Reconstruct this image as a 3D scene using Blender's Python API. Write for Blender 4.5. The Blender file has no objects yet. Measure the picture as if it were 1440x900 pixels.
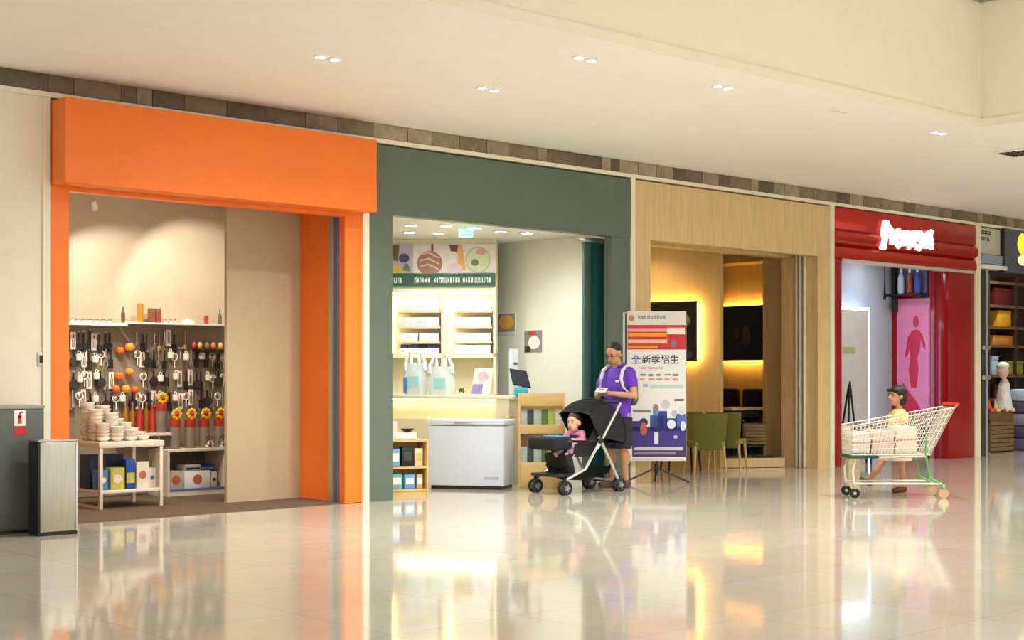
import bpy, bmesh, math, random
from mathutils import Vector, Matrix, Euler
random.seed(7)
R = math.radians
scene = bpy.context.scene
C = scene.collection

# ------------------------------------------------------------------ camera
F = 2000.0                      # focal length in pixels of the 1440x900 frame
A = math.atan(1832.0 / F)       # yaw away from the facade normal
HZ = 528.0                      # horizon row
CH = 1.34                       # camera height
CY = -12.13
cam_d = bpy.data.cameras.new('camera'); cam = bpy.data.objects.new('camera', cam_d); C.objects.link(cam)
cam_d.sensor_width = 36.0; cam_d.lens = F / 1440.0 * 36.0
cam_d.shift_y = (HZ - 450.0) / 1440.0
cam_d.clip_end = 200
cam.location = (0, CY, CH); cam.rotation_euler = (R(90), 0, -A)
scene.camera = cam
sA, cA = math.sin(A), math.cos(A)

# ------------------------------------------------------------------ world + exposure
w = bpy.data.worlds.new('world'); scene.world = w; w.use_nodes = True
bg = w.node_tree.nodes['Background']
bg.inputs[0].default_value = (1.0, 0.99, 0.97, 1); bg.inputs[1].default_value = 0.50
vs = scene.view_settings
vs.view_transform = 'Standard'; vs.look = 'None'; vs.gamma = 1; vs.use_curve_mapping = False
vs.exposure = 1.18

# ------------------------------------------------------------------ pixel -> place
def ray(px):
    return sA * F + cA * (px - 720), cA * F - sA * (px - 720)
def gx(px, Y):
    dx, dy = ray(px); return dx * (Y - CY) / dy
def gz(px, py, Y):
    dx, dy = ray(px); return CH + (HZ - py) * (Y - CY) / dy
def on_floor(px, py, z=0.0):
    s = (CH - z) / (py - HZ); dx, dy = ray(px); return dx * s, CY + dy * s
def on_ceil(px, py, z):
    return on_floor(px, py, z)
def gy(px, X):                  # y where column px meets the plane x = X
    dx, dy = ray(px); return CY + dy * X / dx
def gzx(px, py, X):
    dx, dy = ray(px); return CH + (HZ - py) * X / dx
def cf(px, Z):                  # ground position at camera depth Z
    X = (px - 720) / F * Z
    return X * cA + Z * sA, CY - X * sA + Z * cA
def cz(py, Z):
    return CH + (HZ - py) * Z / F

# ------------------------------------------------------------------ materials
def lin(c):
    return tuple(((v / 255.0) / 12.92 if v / 255.0 <= 0.04045 else ((v / 255.0 + 0.055) / 1.055) ** 2.4) for v in c)
MATS = {}
def mat(name, rgb, rough=0.5, metal=0.0, var=0.05, scale=6.0, emit=0.0, spec=0.5, coat=0.0, bump=0.0, alpha=1.0, trans=0.0, stretch=None):
    if name in MATS: return MATS[name]
    m = bpy.data.materials.new(name); m.use_nodes = True
    nt = m.node_tree; b = nt.nodes['Principled BSDF']
    l = lin(rgb)
    b.inputs['Roughness'].default_value = rough; b.inputs['Metallic'].default_value = metal
    b.inputs['Specular IOR Level'].default_value = spec; b.inputs['Coat Weight'].default_value = coat
    b.inputs['Coat Roughness'].default_value = 0.05
    b.inputs['Transmission Weight'].default_value = trans; b.inputs['Alpha'].default_value = alpha
    tc = nt.nodes.new('ShaderNodeTexCoord'); no = nt.nodes.new('ShaderNodeTexNoise')
    no.inputs['Scale'].default_value = scale; no.inputs['Detail'].default_value = 4
    if stretch:
        mp = nt.nodes.new('ShaderNodeMapping'); mp.inputs['Scale'].default_value = stretch
        nt.links.new(tc.outputs['Object'], mp.inputs['Vector']); nt.links.new(mp.outputs[0], no.inputs['Vector'])
    else:
        nt.links.new(tc.outputs['Object'], no.inputs['Vector'])
    cr = nt.nodes.new('ShaderNodeValToRGB')
    cr.color_ramp.elements[0].position = 0.3; cr.color_ramp.elements[1].position = 0.7
    cr.color_ramp.elements[0].color = (*[max(0, v * (1 - var)) for v in l], 1)
    cr.color_ramp.elements[1].color = (*[min(1, v * (1 + var)) for v in l], 1)
    nt.links.new(no.outputs['Fac'], cr.inputs['Fac']); nt.links.new(cr.outputs['Color'], b.inputs['Base Color'])
    if emit:
        b.inputs['Emission Color'].default_value = (*l, 1); b.inputs['Emission Strength'].default_value = emit
    if bump:
        bp = nt.nodes.new('ShaderNodeBump'); bp.inputs['Strength'].default_value = bump
        bp.inputs['Distance'].default_value = 0.01
        nt.links.new(no.outputs['Fac'], bp.inputs['Height']); nt.links.new(bp.outputs[0], b.inputs['Normal'])
    MATS[name] = m
    return m

def floor_material():
    m = bpy.data.materials.new('polished_floor'); m.use_nodes = True
    nt = m.node_tree; b = nt.nodes['Principled BSDF']; N = nt.nodes.new; L = nt.links.new
    tc = N('ShaderNodeTexCoord'); br = N('ShaderNodeTexBrick')
    br.offset = 0.0; br.inputs['Scale'].default_value = 1.0
    br.inputs['Brick Width'].default_value = 0.9; br.inputs['Row Height'].default_value = 0.9
    br.inputs['Mortar Size'].default_value = 0.004; br.inputs['Mortar Smooth'].default_value = 0.3
    br.inputs['Color1'].default_value = (*lin((206, 199, 180)), 1)
    br.inputs['Color2'].default_value = (*lin((200, 192, 172)), 1)
    br.inputs['Mortar'].default_value = (*lin((182, 172, 150)), 1)
    L(tc.outputs['Object'], br.inputs['Vector'])
    no = N('ShaderNodeTexNoise'); no.inputs['Scale'].default_value = 2.2; no.inputs['Detail'].default_value = 8
    L(tc.outputs['Object'], no.inputs['Vector'])
    mx = N('ShaderNodeMix'); mx.data_type = 'RGBA'; mx.blend_type = 'MULTIPLY'; mx.inputs[0].default_value = 0.25
    L(br.outputs['Color'], mx.inputs[6]); L(no.outputs['Color'], mx.inputs[7])
    L(mx.outputs[2], b.inputs['Base Color'])
    b.inputs['Roughness'].default_value = 0.07; b.inputs['IOR'].default_value = 1.85
    # fine waviness of the polish
    n2 = N('ShaderNodeTexNoise'); n2.inputs['Scale'].default_value = 1.1; n2.inputs['Detail'].default_value = 2
    L(tc.outputs['Object'], n2.inputs['Vector'])
    bp = N('ShaderNodeBump'); bp.inputs['Strength'].default_value = 0.03; bp.inputs['Distance'].default_value = 0.02
    L(n2.outputs['Fac'], bp.inputs['Height']); L(bp.outputs[0], b.inputs['Normal'])
    return m

# ------------------------------------------------------------------ mesh builder
class MB:
    def __init__(s): s.bm = bmesh.new()
    def box(s, x0, x1, y0, y1, z0, z1, bev=0.0, rot=None, seg=2):
        r = bmesh.ops.create_cube(s.bm, size=1.0); vv = r['verts']
        c = Vector(((x0 + x1) / 2, (y0 + y1) / 2, (z0 + z1) / 2))
        M = Matrix.Translation(c)
        if rot: M = M @ Euler(rot).to_matrix().to_4x4()
        M = M @ Matrix.Diagonal((abs(x1 - x0), abs(y1 - y0), abs(z1 - z0), 1))
        bmesh.ops.transform(s.bm, matrix=M, verts=vv)
        if bev:
            es = list({e for v in vv for e in v.link_edges})
            bmesh.ops.bevel(s.bm, geom=es, offset=bev, segments=seg, affect='EDGES', profile=0.5)
        return s
    def cyl(s, p0, p1, r0, r1=None, n=14):
        p0 = Vector(p0); p1 = Vector(p1); r1 = r0 if r1 is None else r1
        d = p1 - p0
        M = Matrix.Translation((p0 + p1) / 2) @ d.to_track_quat('Z', 'Y').to_matrix().to_4x4()
        bmesh.ops.create_cone(s.bm, cap_ends=True, segments=n, radius1=max(r0, 1e-4), radius2=max(r1, 1e-4), depth=d.length, matrix=M)
        return s
    def tube(s, pts, r, n=8):
        pts = [Vector(p) for p in pts]
        rings = []
        for i, p in enumerate(pts):
            t = (pts[min(i + 1, len(pts) - 1)] - pts[max(i - 1, 0)]).normalized()
            q = t.to_track_quat('Z', 'Y').to_matrix()
            rr = r[i] if isinstance(r, (list, tuple)) else r
            rings.append([s.bm.verts.new(p + q @ Vector((rr * math.cos(2 * math.pi * k / n), rr * math.sin(2 * math.pi * k / n), 0))) for k in range(n)])
        for a, b in zip(rings, rings[1:]):
            # align nearest vertex so that the strip does not twist
            o = min(range(n), key=lambda k: (a[0].co - b[k].co).length)
            for k in range(n):
                s.bm.faces.new((a[k], a[(k + 1) % n], b[(k + 1 + o) % n], b[(k + o) % n]))
        s.bm.faces.new(rings[0][::-1]); s.bm.faces.new(rings[-1])
        return s
    def lathe(s, prof, n=16, c=(0, 0, 0)):
        c = Vector(c); rings = []
        for r, z in prof:
            rings.append([s.bm.verts.new(c + Vector((max(r, 1e-4) * math.cos(2 * math.pi * k / n), max(r, 1e-4) * math.sin(2 * math.pi * k / n), z))) for k in range(n)])
        for a, b in zip(rings, rings[1:]):
            for k in range(n): s.bm.faces.new((a[k], a[(k + 1) % n], b[(k + 1) % n], b[k]))
        s.bm.faces.new(rings[0][::-1]); s.bm.faces.new(rings[-1])
        return s
    def ball(s, c, r, rot=None, u=16, v=10):
        rr = r if isinstance(r, (tuple, list)) else (r, r, r)
        M = Matrix.Translation(Vector(c))
        if rot: M = M @ Euler(rot).to_matrix().to_4x4()
        bmesh.ops.create_uvsphere(s.bm, u_segments=u, v_segments=v, radius=1, matrix=M @ Matrix.Diagonal((*rr, 1)))
        return s
    def prism(s, poly, axis, a, b):     # poly of (u, v); axis 'x' -> (y,z), 'y' -> (x,z), 'z' -> (x,y)
        def P(u, v, w): return {'x': (w, u, v), 'y': (u, w, v), 'z': (u, v, w)}[axis]
        va = [s.bm.verts.new(P(u, v, a)) for u, v in poly]; vb = [s.bm.verts.new(P(u, v, b)) for u, v in poly]
        n = len(poly)
        for k in range(n): s.bm.faces.new((va[k], va[(k + 1) % n], vb[(k + 1) % n], vb[k]))
        s.bm.faces.new(va[::-1]); s.bm.faces.new(vb)
        return s
    def sheet(s, grid, th=0.0):         # grid of points -> a surface, thickened
        vv = [[s.bm.verts.new(p) for p in row] for row in grid]
        fs = []
        for i in range(len(vv) - 1):
            for j in range(len(vv[0]) - 1):
                fs.append(s.bm.faces.new((vv[i][j], vv[i][j + 1], vv[i + 1][j + 1], vv[i + 1][j])))
        if th: bmesh.ops.solidify(s.bm, geom=fs, thickness=th)
        return s
    def torus(s, c, R_, r, axis='z', n=20, m=8, arc=(0, 2 * math.pi)):
        pts = []
        full = abs(arc[1] - arc[0] - 2 * math.pi) < 1e-6
        for i in range(n + (0 if full else 1)):
            a = arc[0] + (arc[1] - arc[0]) * i / n
            u, v = R_ * math.cos(a), R_ * math.sin(a)
            pts.append(Vector(c) + Vector({'z': (u, v, 0), 'y': (u, 0, v), 'x': (0, u, v)}[axis]))
        if full: pts.append(pts[0] + Vector((1e-5, 1e-5, 1e-5)))
        return s.tube(pts, r, m)
    def mesh(s, name):
        bmesh.ops.recalc_face_normals(s.bm, faces=s.bm.faces[:])
        me = bpy.data.meshes.new(name); s.bm.to_mesh(me); s.bm.free()
        for p in me.polygons: p.use_smooth = True
        me.set_sharp_from_angle(angle=R(38))
        return me
    def build(s, name, m, parent=None, loc=None, rz=None):
        o = bpy.data.objects.new(name, s.mesh(name)); C.objects.link(o)
        o.data.materials.append(m)
        if parent: o.parent = parent
        if loc is not None: o.location = loc
        if rz is not None: o.rotation_euler = (0, 0, rz)
        return o

def tag(o, label, cat, group=None):
    o['label'] = label; o['category'] = cat
    if group: o['group'] = group
    return o
def thing(name, label, cat, loc=(0, 0, 0), rz=0.0, group=None):
    o = bpy.data.objects.new(name, None); C.objects.link(o); o.empty_display_size = 0.1
    o.location = loc; o.rotation_euler = (0, 0, rz)
    return tag(o, label, cat, group)
def struct(o):
    o['kind'] = 'structure'; return o
def dup(root, loc=None, rot=None, label=None, group=None, scale=None):
    r = root.copy(); C.objects.link(r)
    if loc is not None: r.location = loc
    if rot is not None: r.rotation_euler = rot
    if scale is not None: r.scale = scale
    if label: r['label'] = label
    if group: r['group'] = group
    for ch in list(root.children):
        c = ch.copy(); C.objects.link(c); c.parent = r
        for g in list(ch.children):
            d = g.copy(); C.objects.link(d); d.parent = c
    return r
def box(name, m, x0, x1, y0, y1, z0, z1, parent=None, bev=0.0):
    return MB().box(x0, x1, y0, y1, z0, z1, bev).build(name, m, parent)
def setmat(root, part, m):      # give one copied part its own material
    for ch in root.children:
        if ch.name.split('.')[0] == part:
            ch.data = ch.data.copy(); ch.data.materials.clear(); ch.data.materials.append(m)
def text(name, s, size, m, parent, loc, rot=(R(90), 0, 0), ext=0.002, sx=1.0, align='LEFT', off=0.0):
    cu = bpy.data.curves.new(name, 'FONT'); cu.body = s; cu.size = size; cu.extrude = ext; cu.align_x = align; cu.offset = off
    t = bpy.data.objects.new(name + '_tmp', cu); C.objects.link(t)
    dg = bpy.context.evaluated_depsgraph_get(); dg.update()
    me = bpy.data.meshes.new_from_object(t.evaluated_get(dg))
    bpy.data.objects.remove(t); bpy.data.curves.remove(cu)
    o = bpy.data.objects.new(name, me); C.objects.link(o); me.materials.clear(); me.materials.append(m)
    o.parent = parent; o.location = loc; o.rotation_euler = rot; o.scale = (sx, 1, 1)
    return o
def blob(name, shapes, m, parent=None, voxel=0.008, smooth=5, loc=None, rz=None):
    """one continuous surface grown from overlapping tapered limbs"""
    b = MB()
    for sh in shapes:
        if sh[0] == 'c':
            _, p0, p1, r0, r1 = sh
            b.ball(p0, r0, u=14, v=9); b.ball(p1, r1, u=14, v=9)
            if (Vector(p1) - Vector(p0)).length > 1e-4: b.cyl(p0, p1, r0, r1, 14)
        elif sh[0] == 'k':          # flat-ended limb (cuffs, hems)
            b.cyl(sh[1], sh[2], sh[3], sh[4], 18)
        elif sh[0] == 'e':
            b.ball(sh[1], sh[2], sh[3] if len(sh) > 3 else None, 18, 12)
        elif sh[0] == 'l':          # lofted elliptical trunk: list of (centre, rx, ry)
            rings = []
            for c, rx, ry in sh[1]:
                rings.append([b.bm.verts.new(Vector(c) + Vector((rx * math.cos(2 * math.pi * k / 20), ry * math.sin(2 * math.pi * k / 20), 0))) for k in range(20)])
            for p, q in zip(rings, rings[1:]):
                for k in range(20): b.bm.faces.new((p[k], p[(k + 1) % 20], q[(k + 1) % 20], q[k]))
            b.bm.faces.new(rings[0][::-1]); b.bm.faces.new(rings[-1])
    o = b.build(name + '_tmp', m)
    md = o.modifiers.new('r', 'REMESH'); md.mode = 'VOXEL'; md.voxel_size = voxel; md.use_smooth_shade = True
    ms = o.modifiers.new('s', 'SMOOTH'); ms.factor = 0.5; ms.iterations = smooth
    dg = bpy.context.evaluated_depsgraph_get(); dg.update()
    me = bpy.data.meshes.new_from_object(o.evaluated_get(dg)); me.name = name
    old = o.data; bpy.data.objects.remove(o); bpy.data.meshes.remove(old)
    for p in me.polygons: p.use_smooth = True
    me.materials.clear(); me.materials.append(m)
    n = bpy.data.objects.new(name, me); C.objects.link(n)
    if parent: n.parent = parent
    if loc is not None: n.location = loc
    if rz is not None: n.rotation_euler = (0, 0, rz)
    return n
def lamp(name, kind, energy, loc, color=(1, 0.9, 0.75), parent=None, rot=(0, 0, 0), size=0.1, spot=None, blend=0.5, sy=None):
    d = bpy.data.lights.new(name, kind); d.energy = energy; d.color = color
    if kind == 'AREA':
        d.size = size
        if sy: d.shape = 'RECTANGLE'; d.size_y = sy
    elif kind == 'SPOT': d.spot_size = spot; d.spot_blend = blend; d.shadow_soft_size = size
    else: d.shadow_soft_size = size
    o = bpy.data.objects.new(name, d); C.objects.link(o); o.location = loc; o.rotation_euler = rot
    if parent: o.parent = parent
    return o

# ------------------------------------------------------------------ palette
CREAM = mat('cream_paint', (232, 221, 198), 0.55, var=0.02)
CEIL = mat('ceiling_paint', (240, 236, 226), 0.7, var=0.015)
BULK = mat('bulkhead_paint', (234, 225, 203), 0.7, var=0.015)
TRIMW = mat('ivory_trim', (236, 226, 200), 0.45, var=0.02)
ORANGE = mat('orange_laminate', (247, 121, 30), 0.42, var=0.03, scale=2)
GREENP = mat('grey_green_paint', (90, 104, 88), 0.4, var=0.04, scale=2)
TEAL = mat('teal_panel', (34, 92, 90), 0.35, var=0.05)
WOODB = mat('pale_oak_veneer', (216, 184, 130), 0.42, var=0.10, scale=3, stretch=(6, 6, 0.6))
WOODM = mat('honey_maple', (214, 178, 112), 0.45, var=0.08, scale=3, stretch=(1, 6, 6))
REDG = mat('glossy_red_lacquer', (150, 8, 14), 0.16, var=0.03, coat=0.1, spec=0.35)
STEEL = mat('brushed_steel', (190, 186, 172), 0.28, 1.0, var=0.10, scale=8, stretch=(30, 30, 0.5))
CHROME = mat('chrome', (225, 225, 225), 0.08, 1.0, var=0.02)
ALU = mat('satin_aluminium', (196, 192, 184), 0.35, 0.9, var=0.03)
BLACK = mat('black_plastic', (22, 22, 22), 0.45, var=0.1)
RUBBER = mat('black_rubber', (30, 30, 32), 0.75, var=0.1)
DARKM = mat('dark_metal', (58, 52, 46), 0.4, 0.6, var=0.06)
WHITE = mat('white_enamel', (236, 236, 232), 0.35, var=0.015)
CERAMIC = mat('white_glazed_ceramic', (246, 238, 222), 0.2, var=0.02)
TANW = mat('tan_wall_paint', (190, 171, 136), 0.6, var=0.02)
BACKW = mat('warm_shop_wall', (208, 190, 164), 0.6, var=0.02)
PEG = mat('taupe_pegboard', (140, 124, 104), 0.6, var=0.08)
CARPET = mat('brown_carpet', (92, 74, 54), 0.9, var=0.25, scale=90, bump=0.3)
GREYCAB = mat('grey_green_metal', (86, 90, 82), 0.35, var=0.10, scale=2)
PAPER = mat('white_card', (240, 236, 228), 0.6, var=0.02)
GLASS = mat('clear_glass', (235, 245, 245), 0.05, var=0.0, trans=0.95, spec=0.6)
REDP = mat('red_print', (205, 32, 36), 0.5, var=0.04)
SKIN = mat('skin', (196, 142, 104), 0.5, var=0.05)
SKINB = mat('baby_skin', (226, 176, 140), 0.5, var=0.05)
HAIR = mat('black_hair', (20, 16, 15), 0.55, var=0.2, scale=60)
LED = mat('warm_led_strip', (255, 226, 150), 0.5, emit=3.2)
LEDW = mat('white_downlight_lens', (255, 246, 230), 0.5, emit=30.0)

X0 = gx(70, 0); X1 = gx(509, 0); X2 = gx(517, 0); X3 = gx(886, 0); X4 = gx(892, 0); X5 = gx(1166, 0); X6 = gx(1172, 0); X7 = gx(1370, 0); X8 = gx(1378, 0)
WT, CT = 3.86, 4.02        # wall top, ceiling height

# ------------------------------------------------------------------ concourse shell
fm = floor_material()
struct(box('floor', fm, -4, 34, -17, 6.2, -0.2, 0.0))
b = MB(); b.box(-4, 34, -4.23, 0.12, CT, CT + 0.08); b.box(14.1, 34, -17, -4.23, CT, CT + 0.08)
struct(b.build('ceiling', CEIL))
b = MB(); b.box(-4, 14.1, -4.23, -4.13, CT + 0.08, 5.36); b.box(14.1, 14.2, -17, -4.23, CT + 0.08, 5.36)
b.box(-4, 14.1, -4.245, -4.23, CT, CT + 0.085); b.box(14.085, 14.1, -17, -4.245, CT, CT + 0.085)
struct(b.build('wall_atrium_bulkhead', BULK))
b = MB(); b.box(-4, 14.2, -4.27, -4.10, 5.36, 5.52); b.box(14.06, 14.24, -17, -4.27, 5.36, 5.52)
struct(b.build('trim_1', mat('grey_capping', (150, 148, 130), 0.5)))
struct(box('ceiling_atrium_added', CEIL, -4, 14.2, -17, -4.1, 5.9, 6.0))  # unseen roof, added to keep overhead world light off the bulkhead
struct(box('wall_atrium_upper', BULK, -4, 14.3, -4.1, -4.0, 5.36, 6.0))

# plain wall beside the orange shop
struct(box('wall_right_added', CREAM, 34, 34.1, -17, 6.2, 0, CT))  # unseen end wall, added to keep the bright world out of the red lacquer
struct(box('wall_left', CREAM, -4, X0 - 0.02, 0.0, 0.2, 0, WT))
struct(box('trim_2', TRIMW, X0 - 0.07, X0, -0.02, 0.2, 0, WT - 0.03))
struct(box('trim_3', TRIMW, X1 - 0.005, X2, -0.03, 0.9, 0, WT - 0.03))
struct(box('trim_4', TRIMW, X3, X4, -0.02, 0.3, 0, WT - 0.03))
struct(box('trim_5', TRIMW, X5, X6, -0.02, 0.3, 0, WT - 0.03))
struct(box('trim_6', TRIMW, X7, X8, -0.02, 0.3, 0, WT - 0.03))
struct(box('trim_7', TRIMW, -4, 34, -0.035, 0.12, WT - 0.045, WT))
# stone band above the shopfronts, piece by piece
band = struct(box('trim_8', mat('band_backing', (80, 70, 54), 0.7), -4, 34, 0.0, 0.12, WT, CT))
STN = [mat('stone_%d' % i, c, 0.45, var=0.18, scale=9) for i, c in enumerate([(126, 112, 86), (108, 94, 70), (142, 128, 102), (96, 82, 62), (158, 142, 114), (124, 108, 82)])]
protos = {}
x = 3.6; rs = random.Random(3)
while x < 26:
    wd = rs.choice([0.16, 0.24, 0.34, 0.46]); mi = rs.randrange(6)
    if (wd, mi) not in protos:
        protos[(wd, mi)] = box('stone', STN[mi], 0, wd - 0.006, -0.03, 0.0, WT + 0.004, CT - 0.004, band, 0.003); o = protos[(wd, mi)]
    else:
        o = protos[(wd, mi)].copy(); C.objects.link(o)
    o.location = (x, rs.uniform(-0.006, 0.004), 0)
    x += wd

# enclosing shop walls (party walls, backs, ceilings)
SHOPW = mat('shop_wall_white', (226, 226, 214), 0.55, var=0.015)
BEIGEW = mat('oak_wall_panelling', (208, 172, 112), 0.5, var=0.06, scale=3, stretch=(5, 5, 0.5))
struct(box('wall_party_a', TANW, X0 - 0.12, X0 - 0.02, 0.21, 6.1, 0, 3.8))
struct(box('wall_party_b', SHOPW, X1 + 0.01, X2 - 0.005, 0.9, 6.1, 0, 3.8))
PG = 13.06                                            # face of the wall between green shop and cafe
struct(box('wall_party_c', SHOPW, PG, PG + 0.08, 0.12, 6.1, 0, 3.8))
struct(box('wall_party_d', BEIGEW, X5 + 0.005, X6 - 0.005, 0.66, 1.2, 0, 3.8))
struct(box('wall_party_e', mat('dark_brown_wall', (70, 54, 42), 0.5), X7 + 0.07, X8, 0.3, 6.1, 0, 3.8))
struct(box('wall_back', SHOPW, 5.3, 34, 6.1, 6.2, 0, 3.8))
struct(box('wall_above_shops', CREAM, 5.3, 34, 0.12, 6.2, 3.8, 3.86))

# concourse downlights
def downlight(px, py, z, label, group=None, power=55, twin=True, r=0.042, col=(.97, 0.98, 0.96), lit=True, xy=None, off=None):
    x, y = xy or on_ceil(px, py, z)
    t = thing('ceiling_downlight', label, 'downlight', (x, y, z), 0, group)
    for dx in ((-0.075, 0.075) if twin else (0,)):
        MB().lathe([(r + 0.02, 0.0), (r + 0.02, -0.008), (r, -0.012), (r, 0.0)], 20, (dx, 0, 0)).build('trim_ring', WHITE, t)
        MB().lathe([(r, -0.004), (r * 0.8, -0.006)], 20, (dx, 0, 0)).build('lens' if not off else 'lens_%s_%s_offscreen' % (off, 'ab'[dx > 0]), LEDW if lit else PAPER, t)
    if power: lamp('lamp' if not off else 'lamp_%s_offscreen' % off, 'SPOT', power, (0, 0, -0.03), col, t, size=0.06, spot=R(150), blend=0.9)
    return t
for k, (x, y) in enumerate(((6.5, -9.8), (9.8, -9.8), (13, -9.8), (8, -14), (12, -14))):  # unseen lamps added so that floor bounce brightens the low ceiling
    downlight(0, 0, 5.9, 'unseen large round downlight added in the high atrium ceiling', 'added atrium downlights', 310, False, 0.14, (.97, .98, .97), xy=(x, y), off='atrium_%d' % k)
for k, (x, y) in enumerate(((18, -8), (22, -8), (18, -12), (22, -12), (18, -3.8), (22, -3.8))):  # more unseen fittings, added to lift the light at the far end
    downlight(0, 0, CT, 'unseen twin recessed downlight added in the low ceiling beyond the bulkhead corner', 'added concourse downlights past the bulkhead', 190, True, xy=(x, y), off='concourse_%d' % k)
GD = 'twin recessed downlights in the concourse ceiling'
downlight(461, 81, CT, 'bright twin recessed downlight in the ceiling before the orange shop', None, 150)
downlight(687, 125, CT, 'bright twin recessed downlight in the ceiling before the green shop', None, 150)
GE = 'recessed downlights along the ceiling edge'
for p, l in (((823, 82), 'recessed downlight at the ceiling edge, first of the row beside the bulkhead'),
             ((1017, 122), 'recessed downlight at the ceiling edge, second of the row beside the bulkhead'),
             ((1320, 186), 'recessed downlight at the ceiling edge near the bulkhead corner')):
    downlight(*p, CT, l, GE, 170)
downlight(1180, 155, CT, 'switched-off recessed downlight between lit ones at the ceiling edge', GE, 0, lit=False)
t = thing('ceiling_vent', 'small dark slotted vent in the pale ceiling past the bulkhead corner', 'vent', (*on_ceil(1434, 213, CT), CT))
box('frame', WHITE, -0.22, 0.22, -0.22, 0.22, -0.02, 0, t, 0.004)
for k in range(5): box('slat', DARKM, -0.18, 0.18, -0.18 + k * 0.075, -0.13 + k * 0.075, -0.03, -0.02, t)

# ------------------------------------------------------------------ things by the plain wall
# hose cabinet
cx1 = gx(62, -0.42); cx0 = cx1 - 0.62
t = thing('hose_cabinet', 'grey-green metal hose cabinet standing against the cream wall', 'cabinet', (cx0, -0.42, 0))
W_ = cx1 - cx0; H_ = gz(40, 570, -0.42)
box('body', GREYCAB, 0, W_, 0.0, 0.40, 0.03, H_ - 0.03, t, 0.006)
box('plinth', DARKM, 0.02, W_ - 0.02, 0.02, 0.38, 0, 0.03, t)
box('top', mat('pale_top', (150, 152, 140), 0.4), -0.005, W_ + 0.005, -0.005, 0.40, H_ - 0.03, H_, t, 0.004)
d = box('door', GREYCAB, 0.012, W_ - 0.012, -0.014, 0.0, 0.05, H_ - 0.05, t, 0.004)
box('handle', DARKM, 0.06, 0.085, -0.035, -0.014, 0.55, 0.70, d, 0.004)
sgx = gx(20, -0.44) - cx0; sgx1 = gx(36, -0.44) - cx0
s = box('sign', PAPER, sgx, sgx1, -0.018, -0.014, gz(28, 599, -0.44), gz(28, 577, -0.44), t)
zz = gz(28, 599, -0.44); zt = gz(28, 577, -0.44); mx_ = (sgx + sgx1) / 2
b = MB(); b.box(mx_ - 0.016, mx_ + 0.016, -0.020, -0.018, zz + 0.02, zt - 0.05, 0.0); b.cyl((mx_, -0.020, zt - 0.05), (mx_, -0.018, zt - 0.05), 0.016)
b.box(mx_ - 0.006, mx_ + 0.006, -0.020, -0.018, zt - 0.04, zt - 0.018); b.box(mx_ + 0.0, mx_ + 0.026, -0.020, -0.018, zt - 0.026, zt - 0.018)
b.build('extinguisher_symbol', REDP, s)
box('caption_strip', REDP, sgx, sgx1, -0.018, -0.014, gz(28, 611, -0.44), zz - 0.004, t)
# litter bin
bx, by = on_floor(79, 752)
t = thing('litter_bin', 'slim brushed-steel litter bin with a black side panel', 'bin', (bx + 0.0, by + 0.06, 0), R(-4))
hw = 0.165; BH = 0.80
box('side_panel', BLACK, -hw - 0.004, -hw + 0.012, -0.11, 0.11, 0.02, BH - 0.02, t, 0.004)
box('body', STEEL, -hw + 0.012, hw, -0.115, 0.115, 0.03, BH - 0.015, t, 0.01)
box('base', BLACK, -hw, hw, -0.11, 0.11, 0.0, 0.03, t)
b = MB(); b.box(-hw - 0.006, hw + 0.006, -0.12, -0.06, BH - 0.015, BH, 0.003); b.box(-hw - 0.006, hw + 0.006, 0.06, 0.12, BH - 0.015, BH, 0.003)
b.box(-hw - 0.006, -0.10, -0.06, 0.06, BH - 0.015, BH); b.box(0.10, hw + 0.006, -0.06, 0.06, BH - 0.015, BH)
b.build('lid_rim', STEEL, t)
box('edge_strip', CHROME, hw - 0.012, hw + 0.004, -0.121, -0.113, 0.03, BH - 0.02, t, 0.002)  # chrome strip standing in for the bright reflection along this edge
# wall switch
t = thing('wall_switch', 'small grey switch plate on the cream wall', 'switch', (gx(57, 0), 0, gz(57, 505, 0)))
box('plate', ALU, -0.03, 0.03, -0.012, 0, -0.06, 0.06, t, 0.003); box('rocker', DARKM, -0.015, 0.015, -0.018, -0.012, -0.035, 0.035, t, 0.002)

# ------------------------------------------------------------------ orange shopfront
t = thing('shopfront', 'bright orange shopfront surround with a deep projecting fascia', 'shopfront', (X0, 0, 0))
LB = 3.0; PRX = gx(485, 0)
box('pier', ORANGE, 0, gx(97, 0) - X0, 0, 0.85, 0, 3.05, t)
p = box('pier', ORANGE, PRX - X0, X1 - X0 - 0.006, 0, 0.10, 0, 3.05, t)
box('reveal', ORANGE, gx(478, 0.1) - X0 + 0.03, X1 - X0 - 0.006, 0.24, 0.88, 0, 3.4, t)
box('lintel', ORANGE, gx(97, 0) - X0, PRX - X0, 0.0, 0.10, LB, 3.05, t)
box('header', ORANGE, 0, X1 - X0 - 0.006, 0.02, 0.11, 3.05, 3.795, t)
FX = gx(530, -0.3) - X0
box('fascia', ORANGE, gx(92, -0.3) - X0 - 0.001, FX, -0.30, -0.02, 3.035, 3.785, t, 0.004)
box('door_track', mat('blue_grey_metal', (110, 112, 128), 0.35, 0.6), PRX - X0 - 0.03, X1 - X0 - 0.05, 0.10, 0.17, 0, 3.4, t)
box('track_edge', ALU, PRX - X0 - 0.045, PRX - X0 - 0.0, 0.17, 0.235, 0, 3.4, t)

# orange shop interior
YB = 2.42
struct(box('floor_carpet', CARPET, X0, X1, 0.0, YB + 0.1, 0.0, 0.006))
struct(box('wall_shop_back', BACKW, X0, X1 + 0.9, YB, YB + 0.1, 0.006, 3.8))
struct(box('wall_shop_return', TANW, gx(318, 0.9), X1 - 0.006, 0.885, 0.935, 0.006, 3.8))
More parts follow.
